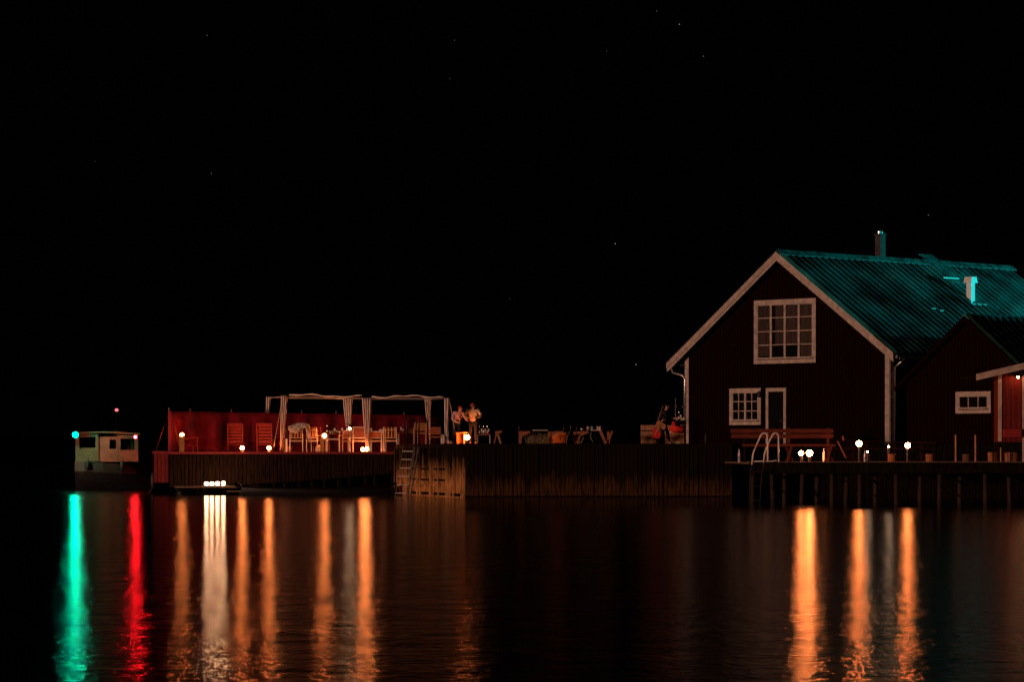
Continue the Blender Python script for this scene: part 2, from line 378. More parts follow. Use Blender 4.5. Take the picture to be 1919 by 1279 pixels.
def window(H, x0, y0, x1, y1, cols, rows, casw=.12, sub=None, curtain=False, name='window'):
    """window on the gable wall between pixel corners; cols x rows of panes"""
    wl, zt = H.hit(x0, y0); wr, zb = H.hit(x1, y1); wl, wr = max(wl,wr), min(wl,wr)
    fr = MB(); X = -.03
    fr.b2((X-.05,wr,zb),(X,wr+casw,zt)); fr.b2((X-.05,wl-casw,zb),(X,wl,zt))
    fr.b2((X-.052,wr+casw+.002,zt-casw*1.1),(X,wl-casw-.002,zt)); fr.b2((X-.052,wr+casw+.002,zb),(X,wl-casw-.002,zb+casw))
    f = fr.build(name, M_trim, H.t)
    i0, i1, j0, j1 = wr+casw+.003, wl-casw-.003, zb+casw+.05, zt-casw*1.1-.003
    bk = MB(); bk.b2((X+.004,i0,zb+casw),(X+.010,i1,j1)); bk.build('dark_room_sheet', M_dark, f)  # black sheet paints in the darkness of the room behind the glass
    if curtain:
        cm = MB()
        def drape(a, b, zlo):
            n = int((b-a)/.03)+2
            cm.sheet([[(X-.004+.004*math.sin(k*1.9), a+(b-a)*k/(n-1), z) for k in range(n)] for z in (zlo, j1)])
        wd = i1-i0
        drape(i0+.02, i0+wd*.23, j0); drape(i0+wd*.29, i0+wd*.68, j0+.55); drape(i0+wd*.74, i1-.05, j0+.1); drape(i1-wd*.96, i1-wd*.80, j0)
        cm.build('curtain', M_curt, f)
    sl = MB(); sl.b2((X-.13,i0-.04,zb+casw+.03),(X-.002,i1+.04,zb+casw+.065)); sl.build('sill', M_trim, f)
    gl = MB(); gl.b2((X-.018,i0,j0),(X-.014,i1,j1)); gl.build('pane', M_glass, f)
    mu = MB(); w = i1-i0; h = j1-j0
    big = .05; thin = .018
    for c in range(cols+1):
        y = i0+w*c/cols; ww = big if (c in (0,cols) or sub is None or c % sub == 0) else thin
        lo, hi = max(i0,y-ww), min(i1,y+ww); mu.b2((X-.046,lo,j0),(X-.020,hi,j1))
    for r in range(rows+1):
        z = j0+h*r/rows; ww = .045 if r in (0,rows) else .017
        lo, hi = max(j0,z-ww), min(j1,z+ww); mu.b2((X-.040,i0,lo),(X-.021,i1,hi))
    mu.build('glazing_bars', M_trim, f)
    return f
# ---- main boathouse
H = House(1668, 127.7, QZ, 'boathouse', 'large dark red boathouse with white trim and teal-lit sheet roof')
wL, _ = H.hit(1284, 760); WID = wL; RY, RZ = H.hit(1462, 474, .45); RY = WID/2+.05
eyr, ezr = H.hit(1675, 664, .45); eyl, ezl = H.hit(1250, 684, .45)
def slope_hit(px, py):                                             # point of the right roof slope seen at a pixel, house frame
    n = (V.cross((U*(eyr-RY)+Vector((0,0,ezr-RZ))).normalized())); p0 = H.o+U*RY+Vector((0,0,RZ+QZ))
    d = Vector(((px-CX)/F,1,(HZ-py)/F)); t = (p0-Vector((0,0,CH))).dot(n)/d.dot(n); P = Vector((0,0,CH))+d*t-H.o
    return Vector((P.dot(V), P.dot(U), P.z-QZ))
LEN = (ax(1,1)*0 + 0)
_d = H.o+U*RY; _k = (1893-CX)/F; LEN = (_k*_d.y-_d.x)/(V.x-_k*V.y)
LOV = ax(0,1)*0+.45
tr = (RZ-ezr)/(RY-eyr); tl = (RZ-ezl)/(eyl-RY)
rz = lambda y: (RZ - (RY-y)*tr if y < RY else RZ - (y-RY)*tl) - .12
mb = MB(); mb.prism([(0,0),(WID,0),(WID,rz(WID)),(RY,RZ-.12),(0,rz(0))], (0,1,0),(0,0,1),(0,0,0),(.15,0,0))
gable_boards(mb, .12, WID-.12, rz); mb.build('gable_wall', M_falu, H.t)
mb = MB(); mb.b2((.15,0,0),(LEN,.15,rz(0))); x = .3
while x < LEN: mb.b2((x,-.022,.02),(x+.06,0,rz(0)-.02)); x += .16
mb.build('long_wall', M_falu, H.t)
mb = MB(); mb.b2((.15,WID-.15,0),(LEN,WID,rz(WID))); mb.prism([(.15,0),(WID-.15,0),(WID-.15,rz(WID)),(RY,RZ-.14),(.15,rz(0))], (0,1,0),(0,0,1),(LEN-.15,0,0),(.15,0,0)); mb.build('rear_wall', M_falu, H.t)
roof = corrugated(-.45, LEN, (RY, RZ), (eyr, ezr)).build('roof', M_tealtint, H.t)
corrugated(-.45, LEN, (RY, RZ), (eyl, ezl)).build('far_roof_slope', M_tealtint, H.t)
mb = MB(); mb.prism([(RY,RZ-.05),(eyr,ezr-.05),(eyr,ezr-.13),(RY,RZ-.14)], (0,1,0),(0,0,1),(-.4,0,0),(LEN+.38,0,0))
mb.prism([(RY,RZ-.05),(eyl,ezl-.05),(eyl,ezl-.13),(RY,RZ-.14)], (0,1,0),(0,0,1),(-.4,0,0),(LEN+.38,0,0)); mb.build('roof_boarding', M_tar, H.t)
# rake boards: two stepped layers per side
def rake(ya, za, yb, zb, X, h, th, dz, name='rake_board'):
    mb = MB(); mb.prism([(ya,za+dz),(yb,zb+dz),(yb,zb+dz-h),(ya,za+dz-h)], (0,1,0),(0,0,1),(X,0,0),(th,0,0)); return mb.build(name, M_trim, H.t)
rake(RY, RZ, eyr, ezr, -.50, .24, .05, .06); rake(RY, RZ, eyl, ezl, -.501, .24, .05, .06)
rake(RY, RZ, eyr+.02, ezr, -.46, .14, .05, -.17); rake(RY, RZ, eyl-.02, ezl, -.461, .14, .05, -.17)
mb = MB(); x = -.4
while x < LEN:                                                      # ridge cap in overlapping lengths
    mb.prism([(RY-.24,RZ-.11+.0),(RY,RZ+.095),(RY+.24,RZ-.11),(RY+.24,RZ-.08),(RY,RZ+.125),(RY-.24,RZ-.08)], (0,1,0),(0,0,1),(x,0,.02+random.uniform(0,.02)),(.86,0,0)); x += .9
mb.build('ridge_cap', M_dull, H.t)
for (a, b, nm) in ((WID-.02, WID-.24, 'corner_board'), (.22, 0.0, 'corner_board')):
    mb = MB(); mb.b2((-.05,b,0),(-.024,a,rz(min(a,WID))-.05)); mb.build(nm, M_trim, H.t)
mb = MB(); mb.b2((-.05,-.05,0),(.16,-.024,rz(0)-.05)); mb.build('corner_board', M_trim, H.t)
window(H, 1415, 564, 1531, 680, 4, 4, .16, 1, curtain=True)
window(H, 1369, 729, 1428, 797, 4, 3, .14, 2)
# door
wl, zt = H.hit(1437, 728); wr, zb = H.hit(1475, 830)
mb = MB(); mb.b2((-.075,wr,.05),(-.03,wr+.14,zt)); mb.b2((-.075,wl-.14,.05),(-.03,wl,zt)); mb.b2((-.077,wr+.143,zt-.15),(-.03,wl-.143,zt)); d = mb.build('door', M_trim, H.t)
mb = MB(); mb.b2((-.045,wr+.145,.05),(-.030,wl-.145,zt-.155)); mb.build('door_panel', M_dark, d)
mb = MB(); mb.tube([(-.05,wr+.22,1.0),(-.09,wr+.22,1.0),(-.09,wr+.34,1.0)], .012, 8); mb.build('handle', M_metal, d)
# wall lantern between window and door
w, z = H.hit(1433, 735)
mb = MB(); mb.tube([(-.03,w,z),(-.25,w,z+.05),(-.33,w,z-.02)], .018, 8); mb.lathe([(.02,.02),(.13,-.04),(.10,-.20),(.05,-.24)], (-.33,w,z), 10); mb.build('wall_lantern', M_black, H.t)
# gutter and downpipe at the left eave
def gp(px, py): w, z = H.hit(px, py, .05); return (-.08, w, z)
mb = MB(); mb.tube([gp(1254,686), gp(1260,692), gp(1262,699), gp(1281,704), gp(1284,712), gp(1284,834)], .055, 10); mb.build('downpipe', M_metal, H.t, smooth=True)
mb = MB(); mb.tube([(-.35, eyl+.06, ezl-.08), (LEN, eyl+.06, ezl-.10)], .07, 10); mb.build('gutter', M_metal, H.t)
a = gp(1264,685); b = gp(1286,685); mb = MB(); mb.tube([a, b], .018, 8); mb.build('gutter_stay', M_metal, H.t)
mb = MB(); mb.tube([(-.35, eyr-.05, ezr-.10), (LEN, eyr-.05, ezr-.12)], .07, 10); mb.build('gutter', M_metal, H.t)
mb = MB(); mb.tube([(.2,eyr-.05,ezr-.15),(.2,-.10,ezr-.5),(.2,-.10,.1)], .045, 10); mb.build('downpipe', M_metal, H.t, smooth=True)
# chimney just behind the ridge
c0 = slope_hit(1646, 484); cx = c0.x+.30
mb = MB(); mb.b2((cx-.16,RY+.10,RZ-.8),(cx+.16,RY+.42,RZ+1.10)); mb.b2((cx-.19,RY+.07,RZ+1.103),(cx+.19,RY+.45,RZ+1.15)); ch = mb.build('chimney', M_brick, H.t)
mb = MB()
for s_ in (-.09, .09): mb.lathe([(.055,0),(.055,.10),(.04,.11)], (cx+s_,RY+.26,RZ+1.153), 10)
mb.build('chimney_pot', M_metal, ch)
# white vent stack
p = slope_hit(1819, 566)
mb = MB(); mb.b2((p.x-.13,p.y-.13,p.z-.2),(p.x+.13,p.y+.13,p.z+.80)); vt = mb.build('vent_stack', mat('white_enamel_vent', (.85,.88,.9), .5, .08, 5), H.t)
mb = MB(); mb.prism([(-.24,0),(.24,0),(.15,.26),(-.15,.26)], (1,0,0),(0,0,1),(p.x,p.y-.2,p.z+.803),(0,.4,0)); mb.build('vent_cowl', MT['white_enamel_vent'], vt)
mb = MB(); sl = Vector((0, eyr-RY, ezr-RZ)).normalized(); nn = Vector((1,0,0)).cross(sl); nn = nn if nn.z > 0 else -nn
for k in range(-3, 5):
    q = slope_hit(1832, 573)+Vector((k*.13,0,0)); mb.box(q+nn*.075, (.10,.10,.012), Matrix((Vector((1,0,0)), sl, nn)).transposed())
mb.build('flashing', MT['white_enamel_vent'], vt)
# raised flat panel (old hatch) and roof rails
q1 = slope_hit(1738, 492); q2 = slope_hit(1798, 530)
R = Matrix((Vector((1,0,0)), sl, nn)).transposed()
mb = MB(); cpt = (slope_hit(1722,490)+slope_hit(1785,526)+slope_hit(1752,487)+slope_hit(1796,523))/4
ln = (slope_hit(1785,526)-slope_hit(1738,489)); mb.box(cpt+nn*.085, (.95, 2.2, .05), R); mb.build('roof_hatch', M_dull, H.t)
mb = MB(); a = slope_hit(1766,525)+nn*.12; b = slope_hit(1797,529)+nn*.12; b = a+Vector((1,0,0))*(b-a).length; mb.beam(a, b, .03, .05); mb.build('snow_guard', MT['white_enamel_vent'], H.t)
for (px, py) in ((1748,582),(1763,586)): mb = MB(); mb.box(slope_hit(px,py)+nn*.10, (.22,.05,.02), R); mb.build('roof_clip', MT['white_enamel_vent'], H.t)
# ---- neighbour house in front
h2Y = 119.2
B = House(1935, 116.6, 1.6, 'low_red_house', 'smaller dark red house overlapping the boathouse, with a low three-pane window')
pw, pz = B.hit(1815, 594)
wdt = pw*2; e2 = pz-.80*(pw+.35)
mb = MB(); mb.prism([(0,0),(wdt,0),(wdt,pz-.8*pw-.1),(pw,pz-.1),(0,pz-.8*pw-.1)], (0,1,0),(0,0,1),(0,0,0),(.15,0,0))
gable_boards(mb, .1, wdt-.1, lambda y: pz-.1-.8*abs(y-pw)); mb.build('gable_wall', M_falu, B.t)
mb = MB(); mb.b2((.15,0,0),(18,.15,pz-.8*pw-.1)); mb.b2((.15,wdt-.15,0),(18,wdt,pz-.8*pw-.1)); mb.build('long_wall', M_falu, B.t)
corrugated(-.25, 18, (pw,pz), (-.35,e2)).build('roof', M_roof2, B.t)
corrugated(-.25, 18, (pw,pz), (wdt+.35,e2)).build('far_roof_slope', M_tealtint, B.t)
mb = MB()
for (ye) in (-.35, wdt+.35): mb.prism([(pw,pz+.04),(ye,e2+.04),(ye,e2-.14),(pw,pz-.14)], (0,1,0),(0,0,1),(-.29,0,0),(.035,0,0))
mb.build('rake_board', M_falu, B.t)
mb = MB(); mb.prism([(pw-.2,pz-.13),(pw,pz+.08),(pw+.2,pz-.13)], (0,1,0),(0,0,1),(-.25,0,.03),(18.2,0,0)); mb.build('ridge_cap', M_tealtint, B.t)
HH = H; H = B
window(B, 1793, 735, 1859, 775, 3, 1, .13, 3)
H = HH
# ---- bright red kiosk at the right edge
KY = 106.0; kx = ax(1871, KY); kz = JZ
K = thing('red_kiosk', 'bright red kiosk with white corner boards and sloping white roof edge, farthest right', 'kiosk', (kx, KY, JZ))
def kpt(px, py): p_ = at(px, py, KY); return p_.x-kx, p_.z-JZ
_, zb = kpt(0, 829); 
mb = MB(); x = .0
zt = lambda x_: kpt(1826,709)[1] + (x_+.8)*.235
mb.prism([(0,zb),(4.2,zb),(4.2,zt(4.2)-.05),(0,zt(0)-.05)], (1,0,0),(0,0,1),(0,0,0),(0,.12,0))
while x < 4.0: mb.b2((x+.02,-.02,zb),(x+.06,0,zt(x)-.06)); x += .17
mb.b2((0,.12,zb),(.1,1.0,zt(0)-.05)); mb.build('wall', M_falu2, K)
mb = MB(); mb.b2((-.02,.05,0),(4.2,1.0,zb-.003)); mb.build('plinth', M_tar, K)
for (px0, px1, pyb) in ((1870,1877,828),(1915.5,1923,871)):
    a, _z = kpt(px0, 0); b, _z2 = kpt(px1, 0); lo = kpt(0,pyb)[1]
    mb = MB(); mb.b2((a,-.05,max(.01,lo)),(b,-.022,zt(a)-.06)); mb.build('corner_board', M_trim, K)
mb = MB(); mb.prism([(-.8,zt(-.8)+.12),(4.6,zt(4.6)+.12),(4.6,zt(4.6)-.09),(-.8,zt(-.8)-.09)], (1,0,0),(0,0,1),(0,-.50,0),(0,.05,0)); mb.build('rake_board', M_trim, K)
mb = MB(); mb.prism([(-.78,zt(-.8)+.10),(4.6,zt(4.6)+.10),(4.6,zt(4.6)+.0),(-.78,zt(-.8)+.0)], (1,0,0),(0,0,1),(0,-.44,0),(0,3.9,0)); mb.build('roof', M_tar, K)
a = kpt(1879,805); b = kpt(1912,820)
mb = MB(); mb.b2((a[0],-.28,b[1]),(b[0],-.024,a[1])); ctr = mb.build('serving_shelf', M_redw, K)
lx, lz = kpt(1905, 703)
mb = MB(); mb.tube([(lx+.14,-.03,lz+.05),(lx+.12,-.2,lz+.1),(lx,-.3,lz+.02)], .03, 8); mb.lathe([(.02,.08),(.15,.0),(.18,-.06),(.14,-.05)], (lx,-.3,lz), 12); kl = mb.build('lamp_shade', M_black, K)
mb = MB(); mb.lathe([(.005,-.13),(.05,-.10),(.055,-.05),(.03,-.01)], (lx,-.3,lz), 12); mb.build('bulb', M_globe, kl, smooth=True); bulb(E_wall, .045, K, (lx,-.3,lz-.08))
# teal harbour light, off to the right of the view: a floodlight on a mast
FL = Vector((56.0, 131.0, 7.6))
fm = thing('floodlight_mast', 'tall steel mast with a teal floodlight beyond the right edge', 'floodlight', (FL.x, FL.y, 0))
mb = MB(); mb.tube([(0,0,-.5),(0,0,FL.z)], [.14,.08], 12); mb.build('mast', M_metal, fm)
mb = MB(); mb.box((-.2,.1,FL.z+.2), (.3,.5,.3)); mb.build('lamp_housing', M_black, fm)
sp = bpy.data.lights.new('floodlight_beam', 'SPOT'); sp.energy = 56000; sp.color = (.02, .78, .74); sp.spot_size = math.radians(46); sp.spot_blend = .25; sp.shadow_soft_size = .12
so2 = bpy.data.objects.new('floodlight_beam', sp); COL.objects.link(so2); so2.parent = fm; so2.location = (-.5, .1, FL.z+.2)
tgt = Vector((20.5, 134, 9.0)); so2.rotation_euler = (Vector((FL.x-.5,FL.y+.1,FL.z+.2))-tgt).to_track_quat('Z','Y').to_euler()
# ================================================================ lamps
def lamp(name, label, px, py, Y, z0, r=.10, em=None, group=None, cat='lantern'):
    p = at(px, py, Y); t = thing(name, label, cat, (p.x, Y, z0), 0, group); h = p.z - z0
    mb = MB(); mb.lathe([(.10,.0),(.10,.015),(.05,.03),(.045,max(.04,h-r*1.15))], (0,0,0), 14); mb.build('base', M_black, t, smooth=False)
    mb = MB(); prof = [(r*math.sin(a)*1.02+.002, h - r*1.12*math.cos(a)) for a in [math.pi*k/9 for k in range(10)]]
    mb.lathe(prof, (0,0,0), 16); mb.build('glass_globe', M_globe, t, smooth=True); bulb(em or E_flame, r*.93, t, (0,0,h))
    mb = MB(); mb.lathe([(.05,h+r*1.12),(.035,h+r*1.12+.02),(.01,h+r*1.12+.035)], (0,0,0), 12); mb.build('cap', M_black, t)
    return t
G = 'lanterns along the deck edges'
post = thing('lantern_post', 'short wooden post under the leftmost deck lamp', 'post', (ax(341,125.6), 125.6, DZ))
MB().b2((-.09,-.09,0),(.09,.09,.60)).build('shaft', M_oak, post); MB().b2((-.12,-.12,.602),(.12,.12,.63)).build('top', M_oak, post)
lamp('deck_lantern', 'lit lantern on a short post beside the leftmost red deck chair', 341, 816, 125.6, DZ+.632, .085, group=G)
lamp('deck_lantern', 'lit lantern on the deck edge in front of the middle red lounge chair', 454, 840, 125.15, DZ+.005, .085, group=G)
lamp('deck_lantern', 'lit lantern on the deck edge at the foot of the slanting guy rope', 504, 840.5, 125.15, DZ+.005, .085, group=G)
post = thing('lantern_post', 'tall golden wooden post under the lamp between the dining chairs', 'post', (ax(604,125.5), 125.5, DZ))
MB().b2((-.07,-.07,0),(.07,.07,.49)).build('shaft', M_oak, post); MB().b2((-.15,-.10,.492),(.20,.10,.515)).build('top', M_oak, post)
lamp('deck_lantern', 'lit lantern on a golden post between slatted chair and white stool', 608, 817, 125.5, DZ+.517, .085, group=G)
lamp('deck_lantern', 'left of the two touching lanterns below the striped middle curtain', 680, 843, 125.12, DZ+.005, .08, group=G)
lamp('deck_lantern', 'right of the two touching lanterns below the striped middle curtain', 687.5, 842, 125.2, DZ+.005, .08, group=G)
lamp('deck_lantern', 'lit lantern on the main quay below the two blurred standing people', 875.5, 820.5, 128.6, QZ+.002, .11, group=G)
lamp('jetty_lantern', 'left and smaller lamp of the close pair on the right jetty', 1501.5, 850, 101.5, JZ+.005, .085, em=E_jetty, group='lanterns on the jetty')
lamp('jetty_lantern', 'right and larger lamp of the close pair on the right jetty', 1517, 850, 101.4, JZ+.005, .11, em=E_jetty, group='lanterns on the jetty')
lamp('jetty_lantern', 'highest jetty lamp, beside the leaning plank of the second picnic table', 1610, 832, 105.5, JZ+.005, .105, group='lanterns on the jetty')
lamp('jetty_lantern', 'jetty lamp to the right of the boathouse corner board', 1701, 835.5, 103.6, JZ+.005, .095, group='lanterns on the jetty')
lamp('tealight', 'tiny candle glowing left of the boathouse corner foot', 1665.5, 837.5, 104.6, JZ+.005, .028, em=E_cand, cat='candle')
lamp('tealight', 'tiny candle glowing just below the highest jetty lamp', 1626, 847.5, 103, JZ+.005, .026, em=E_cand, cat='candle')
for i, (px, py, w) in enumerate(((387,907.5,'leftmost'),(397,907.5,'second from left'),(407.5,907,'second from right'),(418.5,906.5,'rightmost'))):
    lamp('raft_lamp', w+' of the four dazzling lamps in a row on the raft', px, py, 123.4, .335, .075, em=E_raft, group='row of four lamps on the raft', cat='lamp')
# ---- raft and loose plank
rf = thing('raft', 'low flat plank raft carrying four bright lamps by the left terrace', 'raft', (ax(400,123.4), 123.4, 0))
for i in range(5): pass
mb = MB()
for i in range(7): mb.b2((ax(330,123.4)-rf.location.x, -.55+i*.17, .26),(ax(484,123.4)-rf.location.x, -.40+i*.17, .33))
mb.build('planks', M_plank, rf)
for x in (-1.2, 1.2): MB().tube([(x,-.5,.05),(x,.6,.05)], .17, 12).build('float', M_black, rf, smooth=True)
pl = thing('loose_plank', 'thin pale board floating in front of the raft', 'plank', (ax(455,121.5), 121.5, 0), .03)
MB().b2((-.62,-.12,.12),(.62,.12,.17)).build('board', M_plank, pl)
# ---- dark open boat moored between raft and ladder
def hull_mesh(L, Wd, H, sheer=.15, n=14, draft=.15):
    mb = MB(); rows = []
    for i in range(n+1):
        t = i/n; x = -L/2 + L*t; w = Wd/2*(math.sin(math.pi*min(1,(t*.92+.08)))**.55 if t < .999 else .02); w = max(w, .03)
        top = H + sheer*((2*t-1)**2)*(1.6 if t > .5 else .6)
        rows.append([(x*1.0+(.25*t if k in (0,8) else 0), w*a, -draft+(top+draft)*b) for k,(a,b) in enumerate(((1,1),(.97,.7),(.85,.35),(.5,.08),(0,0),(-.5,.08),(-.85,.35),(-.97,.7),(-1,1)))])
    mb.sheet(rows); r0 = rows[0]; o = len(mb.v); mb.v += [Vector(p) for p in r0]; mb.f.append(list(range(o,o+9))); mb.mi.append(0)
    return mb, rows
ob = thing('rowing_boat', 'dark open rowing boat lying low in the water below the terrace', 'boat', (ax(592,121.2), 121.2, 0), .03)
mb, rows = hull_mesh(5.6, 1.7, .26, sheer=.12); mb.build('hull', M_hull, ob, smooth=True)
mb = MB(); mb.tube([rows[i][0] for i in range(len(rows))], .035, 6); mb.tube([rows[i][8] for i in range(len(rows))], .035, 6); mb.build('gunwale', M_tar, ob)
for x in (-1.5, 0, 1.4): MB().b2((x-.12,-.72,.18),(x+.12,.72,.21)).build('thwart', M_tar, ob)
MB().tube([(-2.75,0,.25),(-3.0,0,.4),(-3.05,0,.5)], [.05,.09,.12], 8).build('outboard_motor', M_black, ob)
# ---- cabin boat far left
CY = 141.0; cb = thing('cabin_boat', 'white wheelhouse boat with green lamp left and red lamp right', 'boat', (ax(205,CY), CY, 0), 0)
k = CY/F
def bx(px, py=850): return (px-205)*k, CH+(HZ-py)*k
mb = MB(); rows = []
# hull seen three-quarter: bow to the right, stern at the left
for i, (px, w, top) in enumerate(((143,.55,866),(146,.95,866),(165,1.15,866),(200,1.2,868),(235,1.1,871),(262,.7,872),(280,.25,868),(288,.04,862))):
    x, z = bx(px, top); rows.append([(x,-w,z),(x,-w*.95,z*.55),(x,-w*.5,.02),(x,0,-.2),(x,w*.5,.02),(x,w*.95,z*.55),(x,w,z)])
mb.sheet(rows); o = len(mb.v); mb.v += [Vector(p) for p in rows[0]]; mb.f.append(list(range(o,o+7))); mb.mi.append(0); mb.build('hull', M_hull, cb, smooth=True)
mb = MB()
for a, b in zip(rows[:-2], rows[1:-1]):
    mb.add([(a[0][0],a[0][1]-.03,a[0][2]),(b[0][0],b[0][1]-.03,b[0][2]),(b[0][0],b[0][1]-.03,b[0][2]-.42+ (b[0][0]-a[0][0])*0),(a[0][0],a[0][1]-.03,a[0][2]-.42)], [(0,1,2,3)])
mb.build('hull_band', M_hullg, cb)
x0, z0 = bx(147, 866); x1, z1 = bx(190, 814); x2, _ = bx(224, 814); x3, _ = bx(264, 818)
wh = MB(); T = .06
def framed(mb, xa, xb, za, zb, y, ya, openings, th=.05):            # wall in xz plane with window openings cut out
    xs = sorted({xa, xb, *[o_[0] for o_ in openings], *[o_[1] for o_ in openings]}); zs = sorted({za, zb, *[o_[2] for o_ in openings], *[o_[3] for o_ in openings]})
    for a, b in zip(xs, xs[1:]):
        for c, d in zip(zs, zs[1:]):
            m_ = ((a+b)/2, (c+d)/2)
            if not any(o_[0] < m_[0] < o_[1] and o_[2] < m_[1] < o_[3] for o_ in openings): mb.b2((a,y,c),(b,ya,d))
w1 = (bx(154)[0], bx(184)[0], bx(0,840)[1], bx(0,820)[1]); w2 = (bx(210)[0], bx(222)[0], bx(0,842)[1], bx(0,825)[1]); w3 = (bx(231)[0], bx(257)[0], bx(0,844)[1], bx(0,823)[1])
framed(wh, x0, x1, z0, z1, -.95, -.90, [w1]); framed(wh, x2, x3, z0, z1-.06, -1.02, -.96, [w3])
wh.b2((x0,-.9,z0),(x0+.05,.9,z1)); wh.b2((x3-.05,-.96,z0),(x3,.9,z1-.06)); wh.b2((x0,.85,z0),(x3,.9,z0+.3)); wh.build('wheelhouse', M_hullw, cb)
wm = MB(); framed(wm, x1+.002, x2-.002, z0, z1-.12, -.90, -.86, [w2]); wm.build('cabin_side', mat('faded_red_cabin_paint', (.42,.13,.09), .6, .3, 4), cb)
mb = MB(); mb.prism([(x0-.08,z1+.0),(x1+.05,z1+.05),(x2-.1,z1+.02),(x3+.08,z1-.05),(x3+.08,z1+.03),(x2-.1,z1+.10),(x0-.08,z1+.08)], (1,0,0),(0,0,1),(0,-1.05,0),(0,2.05,0)); mb.build('roof', M_hullw, cb)
mb = MB(); mb.b2((w1[0],-.93,w1[2]),(w1[1],-.925,w1[3])); mb.build('window_pane', M_glass, cb); mb = MB(); mb.b2((w3[0],-1.0,w3[2]),(w3[1],-.995,w3[3])); mb.build('window_pane', M_glass, cb)
mb = MB(); mb.b2((w3[0]+.24,-.6,w3[2]-.2),(w3[0]+.50,-.45,w3[3]-.05)); mb.build('seat_back', M_brown, cb)
a, za = bx(196,810); b, zb_ = bx(228,810); mb = MB(); mb.tube([(a,-.6,z1+.1),(a,-.6,za),(b,-.6,za),(b,-.6,z1+.1)], .02, 6); mb.build('roof_rail', M_metal, cb)
def navlamp(px, py, em, nm, r=.1):
    x, z = bx(px, py); mb = MB(); mb.lathe([(.002,-r),(r*.7,-r*.7),(r,0),(r*.7,r*.7),(.002,r)], (x,-1.78,z), 14); o = mb.build(nm, M_globe, cb, smooth=True); bulb(em, r*.9, cb, (x,-1.78,z))
    MB().tube([(x,-1.78+r*1.03,z),(x,-1.75+r*1.03,z)], r*1.35, 16).tube([(x,-1.75+r*1.03,z),(x,-.95,z)], .03, 6).build('added_lamp_screen', M_black, o)  # disc added behind the lamp to keep its light off the cabin
navlamp(151, 816, E_green, 'green_lamp', .11); navlamp(262.5, 820, E_red, 'red_lamp', .07)
xb_, zb2 = bx(152, 838); MB().b2((xb_-.06,-1.06,zb2-.15),(xb_+.06,-.98,zb2+.18)).build('fender', M_hullw, cb)
xa_, za_ = bx(214, 866); xe_, ze_ = bx(284, 858)
for q in (266, 275, 284):
    xq, zq = bx(q, 866); MB().tube([(xq,-.5 if q < 280 else 0,zq-.05),(xq,-.5 if q < 280 else 0,zq+.38)], .014, 6).build('rail_post', M_black, cb)
MB().tube([(bx(266)[0],-.5,za_+.36),(bx(275)[0],-.45,za_+.40),(bx(284)[0],0,za_+.44)], .014, 6).build('bow_rail', M_black, cb)
for q in (172, 236):
    xq, zq = bx(q, 872); MB().lathe([(.02,-.25),(.09,-.18),(.10,0),(.09,.16),(.02,.22)], (xq,-1.28,zq), 12).tube([(xq,-1.28,zq+.2),(xq,-1.1,zq+.35)], .01, 5).build('fender', M_hullg, cb, smooth=True)
# far red beacon on its pole
p = at(218.5, 769, 210); bn = thing('beacon', 'small red harbour beacon shining above the wheelhouse boat', 'beacon', (p.x, 210, 0))
MB().tube([(0,0,-.5),(0,0,p.z-.1)], [.12,.07], 10).build('pole', M_dark, bn)
MB().lathe([(.005,-.10),(.10,-.06),(.11,0),(.09,.07),(.005,.10)], (0,0,p.z), 12).build('light', E_beacon, bn, smooth=True)
# buoy-like pale fender between boat and terrace
fb = thing('mooring_post', 'dim pinkish post with a float by the left end of the terrace', 'post', (ax(287,126), 126, 0))
MB().lathe([(.05,.2),(.10,.3),(.11,.6),(.07,.80),(.03,.84)], (0,0,0), 12).build('float', M_hullg, fb, smooth=True); MB().tube([(-.3,0,-.2),(0,0,.3)], .03, 6).build('mooring_line', M_hullg, fb)
# ================================================================ canvas windbreak fence behind the terrace
fx0, fx1 = ax(318,126.6), ax(824,132.5)
P0 = Vector((fx0,126.6,DZ)); P1 = Vector((fx1,132.5,DZ))
h0 = at(318,771,126.6).z-DZ; h1 = at(824,779,132.5).z-DZ
wf = thing('windbreak_fence', 'long red canvas windbreak fence on white-topped posts behind the terrace', 'fence', P0)
D_ = P1-P0; grid = []; n = 90
for i in range(n+1):
    t = i/n; pos = D_*t; wob = .05*math.sin(i*.9)+.03*math.sin(i*2.3); nrm = Vector((D_.y,-D_.x,0)).normalized()
    grid.append([pos+nrm*(wob*math.sin(math.pi*j/8)+.02*math.sin(j*2+i*.5))+Vector((0,0,.02+(h0+(h1-h0)*t-.02-.02*abs(math.sin(t*3.14*7)))*j/8)) for j in range(9)])
mb = MB(); mb.sheet(grid); o = mb.build('canvas', M_fence, wf, smooth=True)
md = o.modifiers.new('thickness', 'SOLIDIFY'); md.thickness = .006
for px, nm in ((318,1),(358,0),(435,0),(500,0),(569,0),(636,0),(703,0),(770,0),(822,1)):
    t = (px-318)/(824-318); t = t*.97 if 0 < t < 1 else t
    q = D_*t + Vector((D_.y,-D_.x,0)).normalized()*-.09; hh = h0+(h1-h0)*t
    ps = MB().tube([q, q+Vector((0,0,hh+.06))], .03, 8).build('post', M_redw, wf)
    MB().lathe([(.02,0),(.035,.03),(.02,.06)], q+Vector((0,0,hh+.062)), 8).build('cap', M_metal, ps)
gy = thing('guy_rope', 'thin red-lit guy rope slanting from the fence end down to the low platform', 'rope', at(318,772,126.0))
a = gy.location.copy(); MB().tube([(0,0,0), at(305,806,125.6)-a, at(292,846,125.2)-a], .014, 6).build('line', M_redw, gy)
ef = thing('edge_board', 'narrow upright red edge board at the left end of the canvas fence', 'board', (ax(318.5,126.2),126.2,DZ))
MB().b2((-.035,-.03,0),(.035,.03,h0)).build('board', M_redw, ef)
